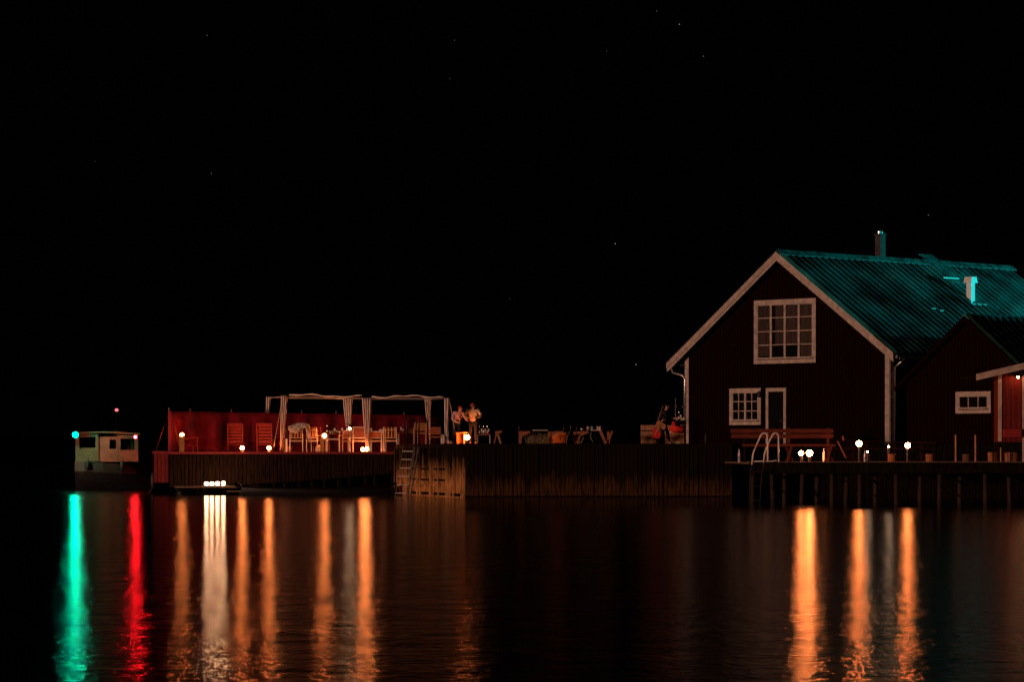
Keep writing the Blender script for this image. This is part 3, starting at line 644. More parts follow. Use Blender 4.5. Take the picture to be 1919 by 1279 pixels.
# ================================================================ pergola with tied striped curtains
PG = thing('pergola', 'thin-framed open pergola over the dining tables on the terrace', 'pergola', (ax(600,126),126,DZ))
pts = {}
def gp_(px, py, Y): return at(px, py, Y)
fr_ = [(533,744,125.7),(688,747,125.5),(840,747,125.3)]; bk_ = [(502,746,129.5),(653,748,129.3),(805,749,129.1)]
for (px, py, Y) in fr_+bk_:
    p = at(px,py,Y); b = DZ if not (px > 770) else QZ
    part(MB().tube([(p.x,p.y,b),(p.x,p.y,p.z)], .028, 8), 'post', M_frame, PG)
for A, B_ in ((fr_[0],fr_[1]),(fr_[1],fr_[2]),(bk_[0],bk_[1]),(bk_[1],bk_[2]),(fr_[0],bk_[0]),(fr_[1],bk_[1]),(fr_[2],bk_[2])):
    a = at(*A); b = at(*B_); m_ = (a+b)/2+Vector((0,0,-.0)); part(MB().tube([a,m_,b], .028, 8), 'rail', M_metal, PG)
for (A, B_, r_) in ((fr_[0],fr_[1],.032),(fr_[1],fr_[2],.030)):           # rolled-back roof cloth lying along the front rail
    a = at(*A); b = at(*B_); pts_ = [a.lerp(b, t)+Vector((0,-.05,.07+.035*math.sin(t*9+A[0])+.02*math.sin(t*23))) for t in [i/18 for i in range(1,18)]]
    part(MB().tube(pts_, [r_*(.5+.5*abs(math.sin(i*.9))) for i in range(17)], 7), 'roof_cloth', M_cloth, PG, True)
def curtain(px_t0, px_t1, py_t, px_b0, px_b1, py_b, Y, label, ztop_extra=0, folds=4):
    a = at((px_t0+px_t1)/2, py_t, Y); t = thing('curtain', label, 'curtain', (a.x, Y, 0), 0, 'tied striped pergola curtains')
    rows = []; nc = folds*8; nr = 16; folds_ = folds
    for j in range(nr+1):
        f = j/nr; g = f**1.25
        l = px_t0+(px_b0-px_t0)*g; r_ = px_t1+(px_b1-px_t1)*g; y_ = py_t+(py_b-py_t)*f
        row = []
        for i in range(nc+1):
            u = i/nc; q = at(l+(r_-l)*u, y_, Y); amp = .022*(1-.4*f); q.y += -.06+amp*math.cos(u*folds*2*math.pi)+.01*math.sin(j+u*9); row.append(q-Vector((a.x,Y,0)))
        rows.append(row)
    mb = MB(); mb.sheet(rows, mi=lambda i, j: 1 if (j % 8) in (3,4) else 0)
    o = mb.build('cloth', [M_cloth, M_cloth2], t, smooth=True); md = o.modifiers.new('thickness','SOLIDIFY'); md.thickness = .008
    fb_, zb_ = (px_b0+px_b1)/2, py_t+(py_b-py_t)*.98; q = at(fb_, zb_, Y)-Vector((a.x,Y,0))
    MB().tube([q+Vector((-.09,-.08,0)), q+Vector((0,-.13,.01)), q+Vector((.09,-.08,0))], .016, 6).build('tie_band', M_cloth2, t)
    return t
curtain(499, 508, 744, 498.5, 502, 794, 129.4, 'thin cream curtain at the rear left corner, ending above a red lounge chair', folds=2)
curtain(527, 539, 742, 525.5, 530, 846, 125.65, 'long cream curtain at the front left corner of the pergola', folds=3)
curtain(643, 661, 747, 648, 658, 797, 129.2, 'short striped curtain hanging behind the dining tables, fourth of the pergola posts from the right', folds=4)
curtain(679, 697, 747, 686, 690, 843, 125.4, 'long striped curtain at the middle front post above the twin lanterns', folds=4)
curtain(796, 808, 748, 801, 804, 799, 129.0, 'short striped curtain at the rear right, above a slatted chair', folds=3)
curtain(833, 843, 747, 834, 838, 832, 125.2, 'long cream curtain at the front right corner beside the standing people', folds=2)
gw = thing('guy_rope', 'pale guy rope slanting down in front of the two standing people', 'rope', at(843,752,125.2)); a = gw.location.copy()
MB().tube([(0,0,0), at(856,831,124.9)-a], .012, 6).build('line', M_frame, gw)
gw = thing('guy_rope', 'pale guy rope slanting down beside the front left cream curtain', 'rope', at(527,760,125.6)); a = gw.location.copy()
MB().tube([(0,0,0), at(513,838,125.2)-a], .011, 6).build('line', M_frame, gw)
# ================================================================ chairs
def dining_chair(style, label, w=.5, h=.98, seat_h=.46, fmat=None, bmat=None, arms=True):
    fmat = fmat or M_frame; bmat = bmat or M_oak
    t = thing('dining_chair', label, 'chair', (0,0,0), 0, 'dining chairs on the terrace and quay')
    hw = w/2
    for sx in (-1,1):
        MB().tube([(sx*hw,-.22,0),(sx*hw,-.24,seat_h),(sx*(hw-.01),-.30,h)], .017, 6).build('leg', fmat, t)
        MB().tube([(sx*hw,.24,0),(sx*hw,.22,seat_h+(.2 if arms else 0))], .017, 6).build('leg', fmat, t)
        if arms: MB().tube([(sx*hw,-.26,seat_h+.2),(sx*hw,.24,seat_h+.2)], .02, 6).build('armrest', fmat, t)
    mb = MB()
    for i in range(6): mb.b2((-hw+.02,-.22+i*.08,seat_h-.015),(hw-.02,-.155+i*.08,seat_h+.01))
    mb.build('seat', bmat, t)
    MB().tube([(-hw,-.215,seat_h-.03),(hw,-.215,seat_h-.03)], .015, 6).build('seat_rail', fmat, t)
    mb = MB(); zl, zh = seat_h+.10, h
    yb = lambda z: -.24-.06*(z-seat_h)/(h-seat_h)
    if style == 'upright':                                          # separate upright slats
        for i in range(4):
            x = -hw+.07+i*(w-.14)/3; mb.beam((x,yb(zl),zl),(x,yb(zh),zh), .055, .016, up=(0,1,0))
        bk = mb.build('backrest', bmat, t)
        MB().tube([(-hw,yb(h*.9)-.015,h*.9),(hw,yb(h*.9)-.015,h*.9)], .012, 6).build('back_rail', fmat, t)
        MB().tube([(-hw,yb(zl)-.015,zl),(hw,yb(zl)-.015,zl)], .012, 6).build('back_rail', fmat, t)
    elif style == 'ladder':
        for i in range(4):
            z = zl+.02+i*(zh-zl-.06)/3; mb.beam((-hw,yb(z),z),(hw,yb(z),z), .016, .055)
        mb.build('backrest', bmat, t)
    else:                                                           # woven panel in a frame
        mb.add([(-hw,yb(zl),zl),(hw,yb(zl),zl),(hw,yb(zh),zh),(-hw,yb(zh),zh),(-hw,yb(zl)+.012,zl),(hw,yb(zl)+.012,zl),(hw,yb(zh)+.012,zh),(-hw,yb(zh)+.012,zh)],
               [(0,1,2,3),(4,7,6,5),(0,4,5,1),(3,2,6,7),(0,3,7,4),(1,5,6,2)])
        mb.build('backrest', bmat, t)
        for z in (zl, zh): MB().tube([(-hw,yb(z)-.005,z),(hw,yb(z)-.005,z)], .02, 6).build('back_rail', fmat, t)
    return t
def put(t, px, Y, z, rz=0): t.location = (ax(px, Y), Y, z); t.rotation_euler = (0,0,rz); return t
put(dining_chair('upright', 'dining chair with low golden slats under the draped printed blanket'), 555.5, 125.9, DZ, .05)
put(dining_chair('upright', 'golden slatted chair just right of the blanket-draped chair', w=.46), 589, 126.1, DZ, -.35)
put(dining_chair('ladder', 'reddish wooden chair seen side-on behind the golden lantern post', w=.42, bmat=M_redw, fmat=M_brown), 602, 126.6, DZ, -.6)
put(dining_chair('panel', 'low chair with bare wooden seat left of the woven chair', w=.44, h=.83, bmat=M_brown), 649, 126.0, DZ, 2.9)
put(dining_chair('panel', 'white framed chair with woven brown back left of the middle curtain', w=.52, bmat=M_wick), 674, 125.7, DZ, .03)
put(dining_chair('panel', 'low white framed chair just right of the middle curtain', w=.5, h=.80, bmat=M_brown), 703, 125.8, DZ, .1)
put(dining_chair('upright', 'chair with upright golden slats beside the dark ladder hoops', w=.52), 732, 125.8, DZ, -.05)
put(dining_chair('ladder', 'golden ladder-back chair seen through the dark ladder hoops', w=.48, h=.85, bmat=M_oak, fmat=M_oak), 787, 126.3, QZ, .1)
put(dining_chair('ladder', 'orange ladder-back chair between rear and front right curtains', w=.52, h=.66+.02, seat_h=.30, bmat=mat('orange_brown_slats', (.60,.17,.06), .6, .4, 6), fmat=M_brown), 813.5, 124.6, QZ, .0)
st = thing('stool', 'small white tubular stool beside the golden lantern post', 'stool', (ax(624.5,125.5),125.5,DZ))
for y in (-.16,.16): MB().tube([(-.24,y,.02),(-.24,y,.46),(-.21,y,.50),(.21,y,.50),(.24,y,.46),(.24,y,.02)], .018, 6).build('leg', M_frame, st)
MB().b2((-.23,-.16,.505),(.23,.16,.53)).build('seat', M_cloth, st); MB().tube([(-.24,-.16,.04),(-.24,.16,.04)], .015, 6).build('foot_bar', M_frame, st)
MB().tube([(.24,-.16,.04),(.24,.16,.04)], .015, 6).build('foot_bar', M_frame, st)
# printed blanket over the first chair
bl = MB(); gr = []
for i in range(13):
    u = i/12; row = []
    for j in range(10):
        v_ = j/9; x = -.42+.82*u; top = 1.12+.05*math.sin(u*3.1)-.10*(1-u)**2; drop = (.10+.18*abs(math.sin(u*4))) if u < .8 else .10+.45*(u-.8)/.2
        row.append((x+.02*math.sin(j*2+i), -.36+.03*math.sin(i*1.7+j)-.05*math.sin(v_*3), top-drop*v_*1.4))
    gr.append(row)
bl.sheet(gr); o = bl.build('blanket', M_print, None, (ax(562,125.8),125.8,DZ), smooth=True); o.modifiers.new('thickness','SOLIDIFY').thickness = .012
tag(o, 'crumpled pale printed blanket draped over the leftmost dining chair', 'blanket')
bx_ = thing('white_box', 'narrow white upright box on the terrace behind the front left curtain', 'box', (ax(537,126),126,DZ))
MB().b2((-.035,-.05,0),(.035,.05,.50)).build('box_body', M_paper, bx_); MB().b2((-.045,-.06,.502),(.045,.06,.52)).build('lid', M_paper, bx_)
pb = MB(); 
for i in range(60):
    a_ = random.uniform(0,6.28); r_ = random.random()**.5*.22; z_ = random.uniform(.05,1.0); c = Vector((r_*math.cos(a_), r_*math.sin(a_)*.6, z_)); d_ = Vector((random.uniform(-1,1),random.uniform(-1,1),random.uniform(-.3,1))).normalized()*.09; e_ = d_.cross(Vector((.3,.5,.8))).normalized()*.03
    pb.add([c-d_, c+e_, c+d_, c-e_], [(0,1,2,3)])
pp = thing('potted_plant', 'dim leafy potted plant just right of the front left curtain', 'plant', (ax(543,126.8),126.8,DZ))
pb.build('leaves', mat('dusty_leaves', (.12,.11,.08), .8, .6, 9), pp); MB().lathe([(.10,0),(.14,.22),(.13,.22)], (0,0,0), 12).build('pot', M_brown, pp); MB().tube([(0,0,.2),(.03,0,.9)], .012, 6).build('stem', M_brown, pp)
# red slatted lounge chairs (backs to the water)
def lounge(label):
    t = thing('lounge_chair', label, 'deck chair', (0,0,0), 0, 'red slatted lounge chairs')
    mb = MB()
    for i in range(6):
        z = .42+i*.125; y = -.20-.25*(z-.35); mb.beam((-.27,y,z),(.27,y,z), .02, .088)
    mb.build('backrest', M_redd, t)
    for s_ in (-1,1):
        MB().beam((s_*.295,-.17,.05),(s_*.295,-.45,1.14), .045, .05).build('back_post', M_redd, t)
        MB().beam((s_*.30,-.2,.50),(s_*.30,.55,.58), .07, .03).build('armrest', M_redd, t)
        MB().tube([(s_*.31,.5,0),(s_*.31,.5,.55)], .025, 6).build('leg', M_redd, t)
        MB().tube([(s_*.31,-.15,0),(s_*.31,-.15,.50)], .025, 6).build('leg', M_redd, t)
    MB().beam((-.30,-.47,1.12),(.30,-.47,1.12), .035, .05).build('top_rail', M_redd, t)
    mb = MB()
    for i in range(7): mb.b2((-.27,-.15+i*.1,.28+i*.02),(.27,-.07+i*.1,.30+i*.02))
    mb.build('seat', M_redd, t); return t
put(lounge('red slatted lounge chair left of the thin rear curtain'), 441.5, 127.3, DZ, .05)
l1 = [o for o in bpy.data.objects if o.get('label') == 'red slatted lounge chair left of the thin rear curtain'][0]
dup(l1, (ax(497,127.2),127.2,DZ), -.03, 'red slatted lounge chair directly below the thin rear curtain')
dup(l1, (ax(345,127.0),127.0,DZ), -1.35, 'red lounge chair seen side-on behind the leftmost deck lantern')
# a low side table and a glass beside it
stb = thing('side_table', 'low round side table right of the leftmost lantern', 'table', (ax(362,126.4),126.4,DZ), 0)
MB().lathe([(.20,.26),(.21,.28),(.20,.30)], (0,0,0), 16).build('tabletop', M_redw, stb); MB().tube([(0,0,.02),(0,0,.26)], .02, 8).build('leg', M_redw, stb); MB().lathe([(.14,0),(.12,.02)], (0,0,0), 14).build('foot', M_redw, stb)
# ================================================================ tableware and tables
def table(label, px, Y, z, w, h=.74, d=.8, top=None, legm=None):
    t = thing('dining_table', label, 'table', (ax(px,Y),Y,z), 0, 'dining tables'); top = top or M_brown; legm = legm or M_frame
    mb = MB()
    for i in range(5): mb.b2((-w/2, -d/2+i*d/5, h-.03),(w/2, -d/2+(i+.93)*d/5, h))
    mb.build('tabletop', top, t)
    for sx in (-1,1):
        for sy in (-1,1): MB().b2((sx*(w/2-.08)-.025, sy*(d/2-.08)-.025, 0),(sx*(w/2-.08)+.025, sy*(d/2-.08)+.025, h-.032)).build('leg', legm, t)
    return t
def ware(kind, px, Y, z, label, group, sc=1):
    x = ax(px, Y)
    if kind == 'glass':
        t = MB().lathe([(.030,0),(.038,.11*sc),(.035,.11*sc),(.027,.01)], (0,0,0), 10).build('drinking_glass', M_glassy, None, (x,Y,z), smooth=True); tag(t, label, 'glass', group)
    elif kind == 'wine':
        t = MB().lathe([(.034,0),(.006,.012),(.006,.09),(.036,.13),(.040,.17),(.032,.21),(.030,.21)], (0,0,0), 12).build('wine_glass', M_glassy, None, (x,Y,z), smooth=True); tag(t, label, 'glass', group)
    elif kind == 'bottle':
        t = thing('bottle', label, 'bottle', (x,Y,z), 0, group)
        MB().lathe([(.036,0),(.038,.16),(.016,.22),(.014,.29)], (0,0,0), 10).build('bottle_body', M_bottle, t, smooth=True); MB().lathe([(.0395,.05),(.0395,.13)], (0,0,0), 10).build('bottle_label', M_paper, t)
        MB().lathe([(.016,.291),(.016,.31)], (0,0,0), 8).build('cap', M_metal, t)
    elif kind == 'cup':
        t = MB().lathe([(.03,0),(.045,.09),(.041,.09),(.026,.01)], (0,0,0), 10).build('cup', M_paper, None, (x,Y,z), smooth=True); tag(t, label, 'cup', group)
    elif kind == 'card':
        t = thing('menu_card', label, 'menu card', (x,Y,z), .1, group)
        MB().b2((-.09,-.004,.01),(.09,.004,.17)).build('sheet', M_paper, t); MB().b2((-.05,-.03,0),(.05,.03,.01)).build('card_foot', M_brown, t)
    elif kind == 'napkin':
        t = MB().lathe([(.045,0),(.03,.05),(.055,.12),(.02,.15)], (0,0,0), 7).build('napkin', M_paper, None, (x,Y,z)); tag(t, label, 'napkin', group)
    return t
T1 = table('dining table with bottles and a lit candle behind the white stool', 633, 127.6, DZ, 1.05)
T2 = table('dining table with a white menu card right of the middle curtain', 709, 127.4, DZ, .75)
T3 = table('dark dining table with white crockery behind the dark ladder hoops', 765, 127.2, QZ-.02, .95, h=.5)
yk = 127.45
for i, (k_, px, lb) in enumerate((('bottle',613,'slim bottle at the left end of the candle table'),('glass',618.5,'glass beside the leftmost bottle on the candle table'),('glass',623,'glass near the middle of the candle table'),
        ('wine',627,'stemmed glass left of centre on the candle table'),('bottle',631,'dark bottle at the centre of the candle table'),('cup',636,'white cup at the centre of the candle table'),('wine',641,'stemmed glass right of centre on the candle table'),('bottle',649,'bottle just left of the glowing candle'))):
    ware(k_, px, yk-.1*(i%2), DZ+.742, lb, 'tableware on the candle table')
lamp('table_candle', 'small glowing candle at the right end of the bottle table', 655.5, 804, 127.3, DZ+.742, .045, em=E_cand, cat='candle')
for (k_, px, lb) in (('wine',696,'stemmed glass nearest the middle curtain'),('cup',700,'round white cup beside the menu card'),('glass',704.5,'glass left of the white menu card'),('card',714.5,'white menu card standing upright on the table'),('napkin',722.5,'folded white napkin right of the menu card')):
    ware(k_, px, 127.2, DZ+.742, lb, 'tableware beside the menu card')
for (k_, px, lb) in (('wine',752,'stemmed glass at the left end of the crockery table'),('bottle',756,'bottle left of the first dark ladder hoop'),('cup',764,'white cup seen inside the first dark ladder hoop'),('napkin',771,'white napkin inside the first dark ladder hoop'),('napkin',774.5,'crumpled napkin against the right side of the first hoop')):
    ware(k_, px, 127.1, QZ+.482, lb, 'crockery behind the ladder hoops')
# white crumpled bag by the right front curtain
def lump(name, label, cat, px, Y, z, sx, sy, sz, m, seed, parent=None):
    r_ = random.Random(seed); bm = bmesh.new(); bmesh.ops.create_icosphere(bm, subdivisions=3, radius=1)
    ph = [r_.uniform(0,6) for _ in range(9)]
    for v in bm.verts:
        n_ = v.co.copy(); k_ = 1+.16*math.sin(n_.x*5+ph[0])*math.sin(n_.y*4+ph[1])+.12*math.sin(n_.z*7+ph[2]+n_.x*3)+.06*math.sin(n_.y*13+n_.z*11+ph[3]); v.co = Vector((n_.x*sx*k_, n_.y*sy*k_, max(-.9,n_.z)*sz*k_+sz*.9))
    me = bpy.data.meshes.new(name); bm.to_mesh(me); bm.free(); me.materials.append(m)
    for p_ in me.polygons: p_.use_smooth = True
    o = bpy.data.objects.new(name, me); COL.objects.link(o)
    if parent: o.parent = parent; o.location = (px, Y, z)
    else: o.location = (ax(px,Y),Y,z); tag(o, label, cat)
    return o
lump('plastic_bag', 'crumpled white bag standing at the foot of the right front curtain', 'bag', 831, 124.5, QZ, .11, .1, .20, M_paper, 3)
lump('cloth_heap', 'small pinkish heap of cloth right of the right front curtain', 'cloth', 843.5, 124.5, QZ, .11, .1, .08, M_pink, 5)
lump('rubbish_heap', 'small pale heap under the chair left of the white stool', 'cloth', 596, 126, DZ, .10, .1, .14, M_print, 8)
# ================================================================ ladders
M_railg = mat('tarnished_ladder_rail', (.16,.13,.11), .6, .4, 8)
lad = thing('aluminium_ladder', 'pale ladder leaning against the gold-lit quay corner', 'ladder', (ax(757,119.5),119.5,0))
LYl = 119.5
def lp(px, py, Y=LYl): return at(px, py, Y)
part(MB().tube([lp(755,838),lp(752,860),lp(740.5,930),lp(740,936)], .012, 8), 'rail', M_railg, lad)
part(MB().tube([lp(775,838),lp(772,860),lp(761,930),lp(760.5,936)], .012, 8), 'rail', M_railg, lad)
for (a, b, y) in ((754,774,846.5),(752,772,862),(749,769,878),(746,766.5,893.5),(744,764,909.5),(741,761,925)): part(MB().tube([lp(a,y),lp(b,y)], .018, 6), 'rung', M_steel, lad)
dl = thing('dock_ladder', 'black steel dock ladder with two tall hoops over the quay edge', 'ladder', (ax(780,118.0),118.0,QZ)); DY = 118.6
def hoop(x0_, x1_, yt, Y):
    c = (x0_+x1_)/2; r_ = (x1_-x0_)/2
    return [at(x0_,838,Y), at(x0_,yt+r_+4,Y)] + [at(c-r_*math.cos(t), yt+r_*1.05-r_*math.sin(t)*1.05, Y) for t in [math.pi*k_/8 for k_ in range(9)]] + [at(x1_,yt+r_+4,Y), at(x1_,838,Y)]
part(MB().tube(hoop(763,779.5,784,DY), .030, 8), 'hoop', M_black, dl, True); part(MB().tube(hoop(785,801,784,DY-.5), .030, 8), 'hoop', M_black, dl, True)
part(MB().tube([at(778,838,DY), at(775,860,DY), at(763,936,DY)], .028, 8), 'rail', M_black, dl); part(MB().tube([at(784,838,DY-.5), at(781,860,DY-.5), at(768.5,938,DY-.5)], .028, 8), 'rail', M_black, dl)
for y in (850, 870, 890, 910): f_ = (y-860)/76; part(MB().tube([at(775-12*f_,y,DY), at(781-12*f_,y,DY-.5)], .016, 6), 'rung', M_black, dl)
sl_ = thing('swim_ladder', 'shiny white bathing ladder with two bent handrails on the jetty', 'ladder', (ax(1435,100.6),100.6,JZ))
for dx, YY, nm in ((0,100.75,0),(22.5,100.55,1)):
    pts_ = [(1404,952),(1406,900),(1409,872),(1410.5,856),(1412.5,847),(1420,829),(1426,816),(1429,813),(1433,812),(1436.5,814),(1438,819),(1438.3,840),(1438.6,867)]
    if dx: pts_ = [(1424,952),(1427,900),(1431,868),(1432.5,852),(1436,840),(1442,827),(1448,815),(1451,812.5),(1455,812),(1458,815),(1459,820),(1459,840),(1459.5,867)]
    part(MB().tube([at(x_,y_,YY) for x_, y_ in pts_[2:]], .024, 10), 'handrail', M_steel, sl_, True); part(MB().tube([at(x_,y_,YY) for x_, y_ in pts_[:3]], .023, 10), 'shade_toned_rail', MT['pile_timber'], sl_, True)  # rail below deck takes the dark pile tone as painted shade
part(MB().tube([at(1413,865.5,100.7), at(1433,865,100.6), at(1450,865,100.6), at(1456,863,100.6)], .018, 8), 'cross_bar', M_steel, sl_)
for y in (885, 912, 938): part(MB().tube([at(1407.5-(y-885)*.06,y,100.75), at(1429-(y-885)*.08,y,100.55)], .018, 6), 'rung', M_black, sl_)
# ================================================================ people
def skin(name, chains, m, parent, sub=2):
    """chains: list of [(point, radius), ...]; chains may share start points (merged by position)"""
    vs = []; es = []; rs = []
    def idx(p, r_):
        for i, q in enumerate(vs):
            if (Vector(q)-Vector(p)).length < 1e-5: return i
        vs.append(tuple(p)); rs.append(r_); return len(vs)-1
    for ch_ in chains:
        pr = None
        for p_, r_ in ch_:
            i = idx(p_, r_)
            if pr is not None: es.append((pr, i))
            pr = i
    me = bpy.data.meshes.new(name+'_base'); me.from_pydata(vs, es, []); ob = bpy.data.objects.new(name, me); COL.objects.link(ob)
    md = ob.modifiers.new('skin','SKIN'); 
    if not me.skin_vertices:
        me.attributes.new  # layer is created with the modifier below
    sv = me.skin_vertices[0].data if me.skin_vertices else None
    if sv is None:
        bm = bmesh.new(); bm.from_mesh(me); bm.verts.layers.skin.verify(); bm.to_mesh(me); bm.free(); sv = me.skin_vertices[0].data
    for i, r_ in enumerate(rs): sv[i].radius = (r_, r_) if not isinstance(r_, tuple) else r_
    sv[0].use_root = True
    sb = ob.modifiers.new('sub','SUBSURF'); sb.levels = sub; sb.render_levels = sub
    dg = bpy.context.evaluated_depsgraph_get(); ev = ob.evaluated_get(dg); nm_ = bpy.data.meshes.new_from_object(ev)
    ob.modifiers.clear(); old = ob.data; ob.data = nm_; bpy.data.meshes.remove(old)
    nm_.materials.clear(); nm_.materials.append(m)
    for p_ in nm_.polygons: p_.use_smooth = True; p_.material_index = 0
    ob.parent = parent; return ob
def person(label, X, Y, Z, rz, J, top, bottom, capm=None, hairm=None, sc=1.0):
    """J: joints in person frame facing -y. Body one continuous skin; shirt, trousers, shoes, hair or cap are children"""
    t = thing('person', label, 'person', (X,Y,Z), rz); t.scale = (sc,)*3
    V3 = lambda k_: Vector(J[k_])
    pel, che, nek, hed = V3('pelvis'), V3('chest'), V3('neck'), V3('head')
    ch_ = [[(pel,.13),(pel.lerp(che,.5),.125),(che,.14),(nek,.055),(nek.lerp(hed,.5),.06),(hed,.095),(hed+Vector((0,.005,.085)),.075)],
           [(hed,.095),(hed+V3('face')*.085+Vector((0,0,-.01)),.022)]]
    for s_ in 'lr':
        sh, el, wr_ = V3('sh'+s_), V3('el'+s_), V3('wr'+s_); d_ = (wr_-el).normalized()
        pal = wr_+d_*.07
        ch_.append([(che,.14),(sh,.058),(el,.043),(wr_,.026),(pal,.030)])
        side = d_.cross(Vector((0,1,0) if abs(d_.y) < .8 else (1,0,0))).normalized(); cur = side.cross(d_)
        for k_, (o_, ln_) in enumerate(((-.030,.065),(-.010,.078),(.010,.074),(.030,.060))):
            b_ = pal+side*o_+d_*.028; ch_.append([(pal,.030),(b_,.010),(b_+d_*ln_*.5+cur*.010,.009),(b_+d_*ln_*.85+cur*.034,.008)])
        b_ = wr_+d_*.03+side*-.03; ch_.append([(wr_,.026),(b_,.011),(b_+d_*.035+side*-.015+cur*.02,.010)])
        hp, kn, an, to = V3('hip'+s_), V3('kn'+s_), V3('an'+s_), V3('to'+s_)
        ch_.append([(pel,.13),(hp,.085),(kn,.055),(an,.036),(to,.035)])
    body = skin('body', ch_, M_skin, t, 1); body['label'] = 'bare face, neck and hands'; del body['label']
    f_ = V3('face'); rt = f_.cross(Vector((0,0,1))).normalized()
    for s_ in (-1,1):
        e = hed+f_*.088+rt*.034*s_+Vector((0,0,.02)); MB().lathe([(.002,-.011),(.010,-.005),(.010,.005),(.002,.011)], e, 8).build('eye', M_dark, body, smooth=True)
        e = hed+rt*.094*s_; MB().lathe([(.004,-.032),(.014,-.015),(.016,.012),(.006,.03)], e, 8).build('ear', M_skin, body, smooth=True)
    m_ = hed+f_*.086+Vector((0,0,-.045)); MB().box(m_, (.045,.012,.012), Matrix((rt, f_, Vector((0,0,1)))).transposed()).build('mouth', mat('lip', (.35,.10,.09), .6, .1, 9), body)
    cl = [[(pel+Vector((0,0,-.03)),.155),(pel.lerp(che,.5),.150),(che,.165),(che.lerp(nek,.6),.095)]]
    for s_ in 'lr':
        sh, el, wr_ = V3('sh'+s_), V3('el'+s_), V3('wr'+s_); cl.append([(che,.165),(sh,.080),(el,.062),(el.lerp(wr_,.88),.044)])
    skin('jacket', cl, top, t)
    cl = [[(pel+Vector((0,0,.03)),.152)]]; cl = []
    for s_ in 'lr':
        hp, kn, an = V3('hip'+s_), V3('kn'+s_), V3('an'+s_); cl.append([(pel,.150),(hp,.105),(kn,.074),(kn.lerp(an,.92),.056)])
    skin('trousers', cl, bottom, t)
    for s_ in 'lr':
        an, to = V3('an'+s_), V3('to'+s_); skin('shoe', [[(an+Vector((0,0,-.03)),.045),(an.lerp(to,.5)+Vector((0,0,-.02)),.048),(to,.04)]], M_black, t, 1)
    hm = [[(hed+f_*-.035+Vector((0,0,.0)),.095),(hed+f_*-.02+Vector((0,0,.075)),.095),(hed+Vector((0,0,.12)),.06)]]
    skin('knitted_cap' if capm else 'hair', hm, capm or hairm, t)
    return t
stand = dict(pelvis=(0,0,.95), chest=(0,.0,1.30), neck=(0,-.01,1.50), head=(0,-.03,1.63), face=(0,-1,0),
  shl=(.19,0,1.42), ell=(.26,-.03,1.14), wrl=(.24,-.22,1.0), shr=(-.19,0,1.42), elr=(-.26,-.03,1.14), wrr=(-.22,-.24,1.0),
  hipl=(.10,0,.88), knl=(.11,-.03,.48), anl=(.11,.02,.09), tol=(.12,-.14,.04), hipr=(-.10,0,.88), knr=(-.11,-.02,.48), anr=(-.12,.03,.09), tor=(-.13,-.13,.04))
a_ = dict(stand); a_.update(chest=(.06,-.12,1.26), neck=(.10,-.19,1.44), head=(.14,-.26,1.54), face=(.55,-.8,-.2), shl=(.24,-.12,1.36), ell=(.36,-.26,1.12), wrl=(.46,-.45,1.02), shr=(-.12,-.10,1.37), elr=(-.2,-.2,1.1), wrr=(-.02,-.42,1.0))
a_['face'] = tuple(Vector(a_['face']).normalized())
person('person in a bright red cap and pink shirt leaning forward beside the front right curtain', ax(856,129.6), 129.6, QZ-.05, .1, a_, M_pink, M_navy, capm=M_redcap, sc=.98)
b_ = dict(stand); b_.update(ell=(.34,-.08,1.18), wrl=(.20,-.30,1.12), elr=(-.34,-.08,1.18), wrr=(-.16,-.3,1.12), chest=(0,-.05,1.29), neck=(0,-.09,1.48), head=(-.01,-.13,1.60), shl=(.21,-.05,1.41), shr=(-.21,-.05,1.41))
person('person in a pale yellow shirt and small red cap standing behind the bottle shelf', ax(887,129.2), 129.2, QZ-.02, -.1, b_, M_cream, M_navy, capm=M_redcap, sc=1.0)
w_ = dict(pelvis=(0,0,.93), chest=(0,-.07,1.27), neck=(0,-.11,1.46), head=(0,-.17,1.58), face=(0,-1,0), shl=(.18,-.06,1.39), ell=(.22,-.20,1.14), wrl=(.14,-.44,1.12),
  shr=(-.18,-.06,1.39), elr=(-.22,.12,1.14), wrr=(-.22,.22,.92), hipl=(.09,0,.86), knl=(.10,-.18,.50), anl=(.10,-.22,.09), tol=(.11,-.38,.05), hipr=(-.09,0,.86), knr=(-.10,.06,.47), anr=(-.10,.32,.16), tor=(-.11,.22,.05))
WX, WY = ax(1243,118), 118.0
wk = person('person in dark clothes walking right past the slatted crate with a red bag', WX, WY, QZ-.06, math.radians(75), w_, mat('black_jacket', (.02,.016,.016), .8, .3, 8), M_navy, hairm=M_hair, sc=.90)
bag = thing('shoulder_bag', 'tan leather bag worn at the waist by the walking person', 'bag', (ax(1239,117.6), 117.6, QZ+.62))
mb = MB(); mb.prism([(-.18,.02),(.10,-.10),(.16,-.06),(.16,.10),(.02,.16),(-.10,.26),(-.17,.16)], (1,0,0),(0,0,1),(0,0,0),(0,.10,0)); mb.build('bag_body', M_tan, bag)
MB().tube([(-.10,.05,.24),(-.04,.06,.5),(.08,.06,.78)], .012, 6).build('strap', M_tan, bag)
rb = thing('red_bag', 'bright red bag with a pale strap hanging at the walking person\'s left', 'bag', (ax(1230,117.4), 117.4, QZ+.20))
mb = MB(); mb.prism([(-.16,.05),(.0,.0),(.14,.03),(.16,.22),(-.02,.40),(-.10,.36)], (1,0,0),(0,0,1),(0,0,0),(0,.12,0)); mb.build('bag_body', M_redbag, rb)
MB().beam((-.07,-.005,.10),(.04,-.005,.33), .02, .01).build('pale_stripe', M_frame, rb); MB().tube([(-.02,.06,.39),(.03,.06,.50),(.10,.06,.52)], .012, 6).build('handle', M_redbag, rb)
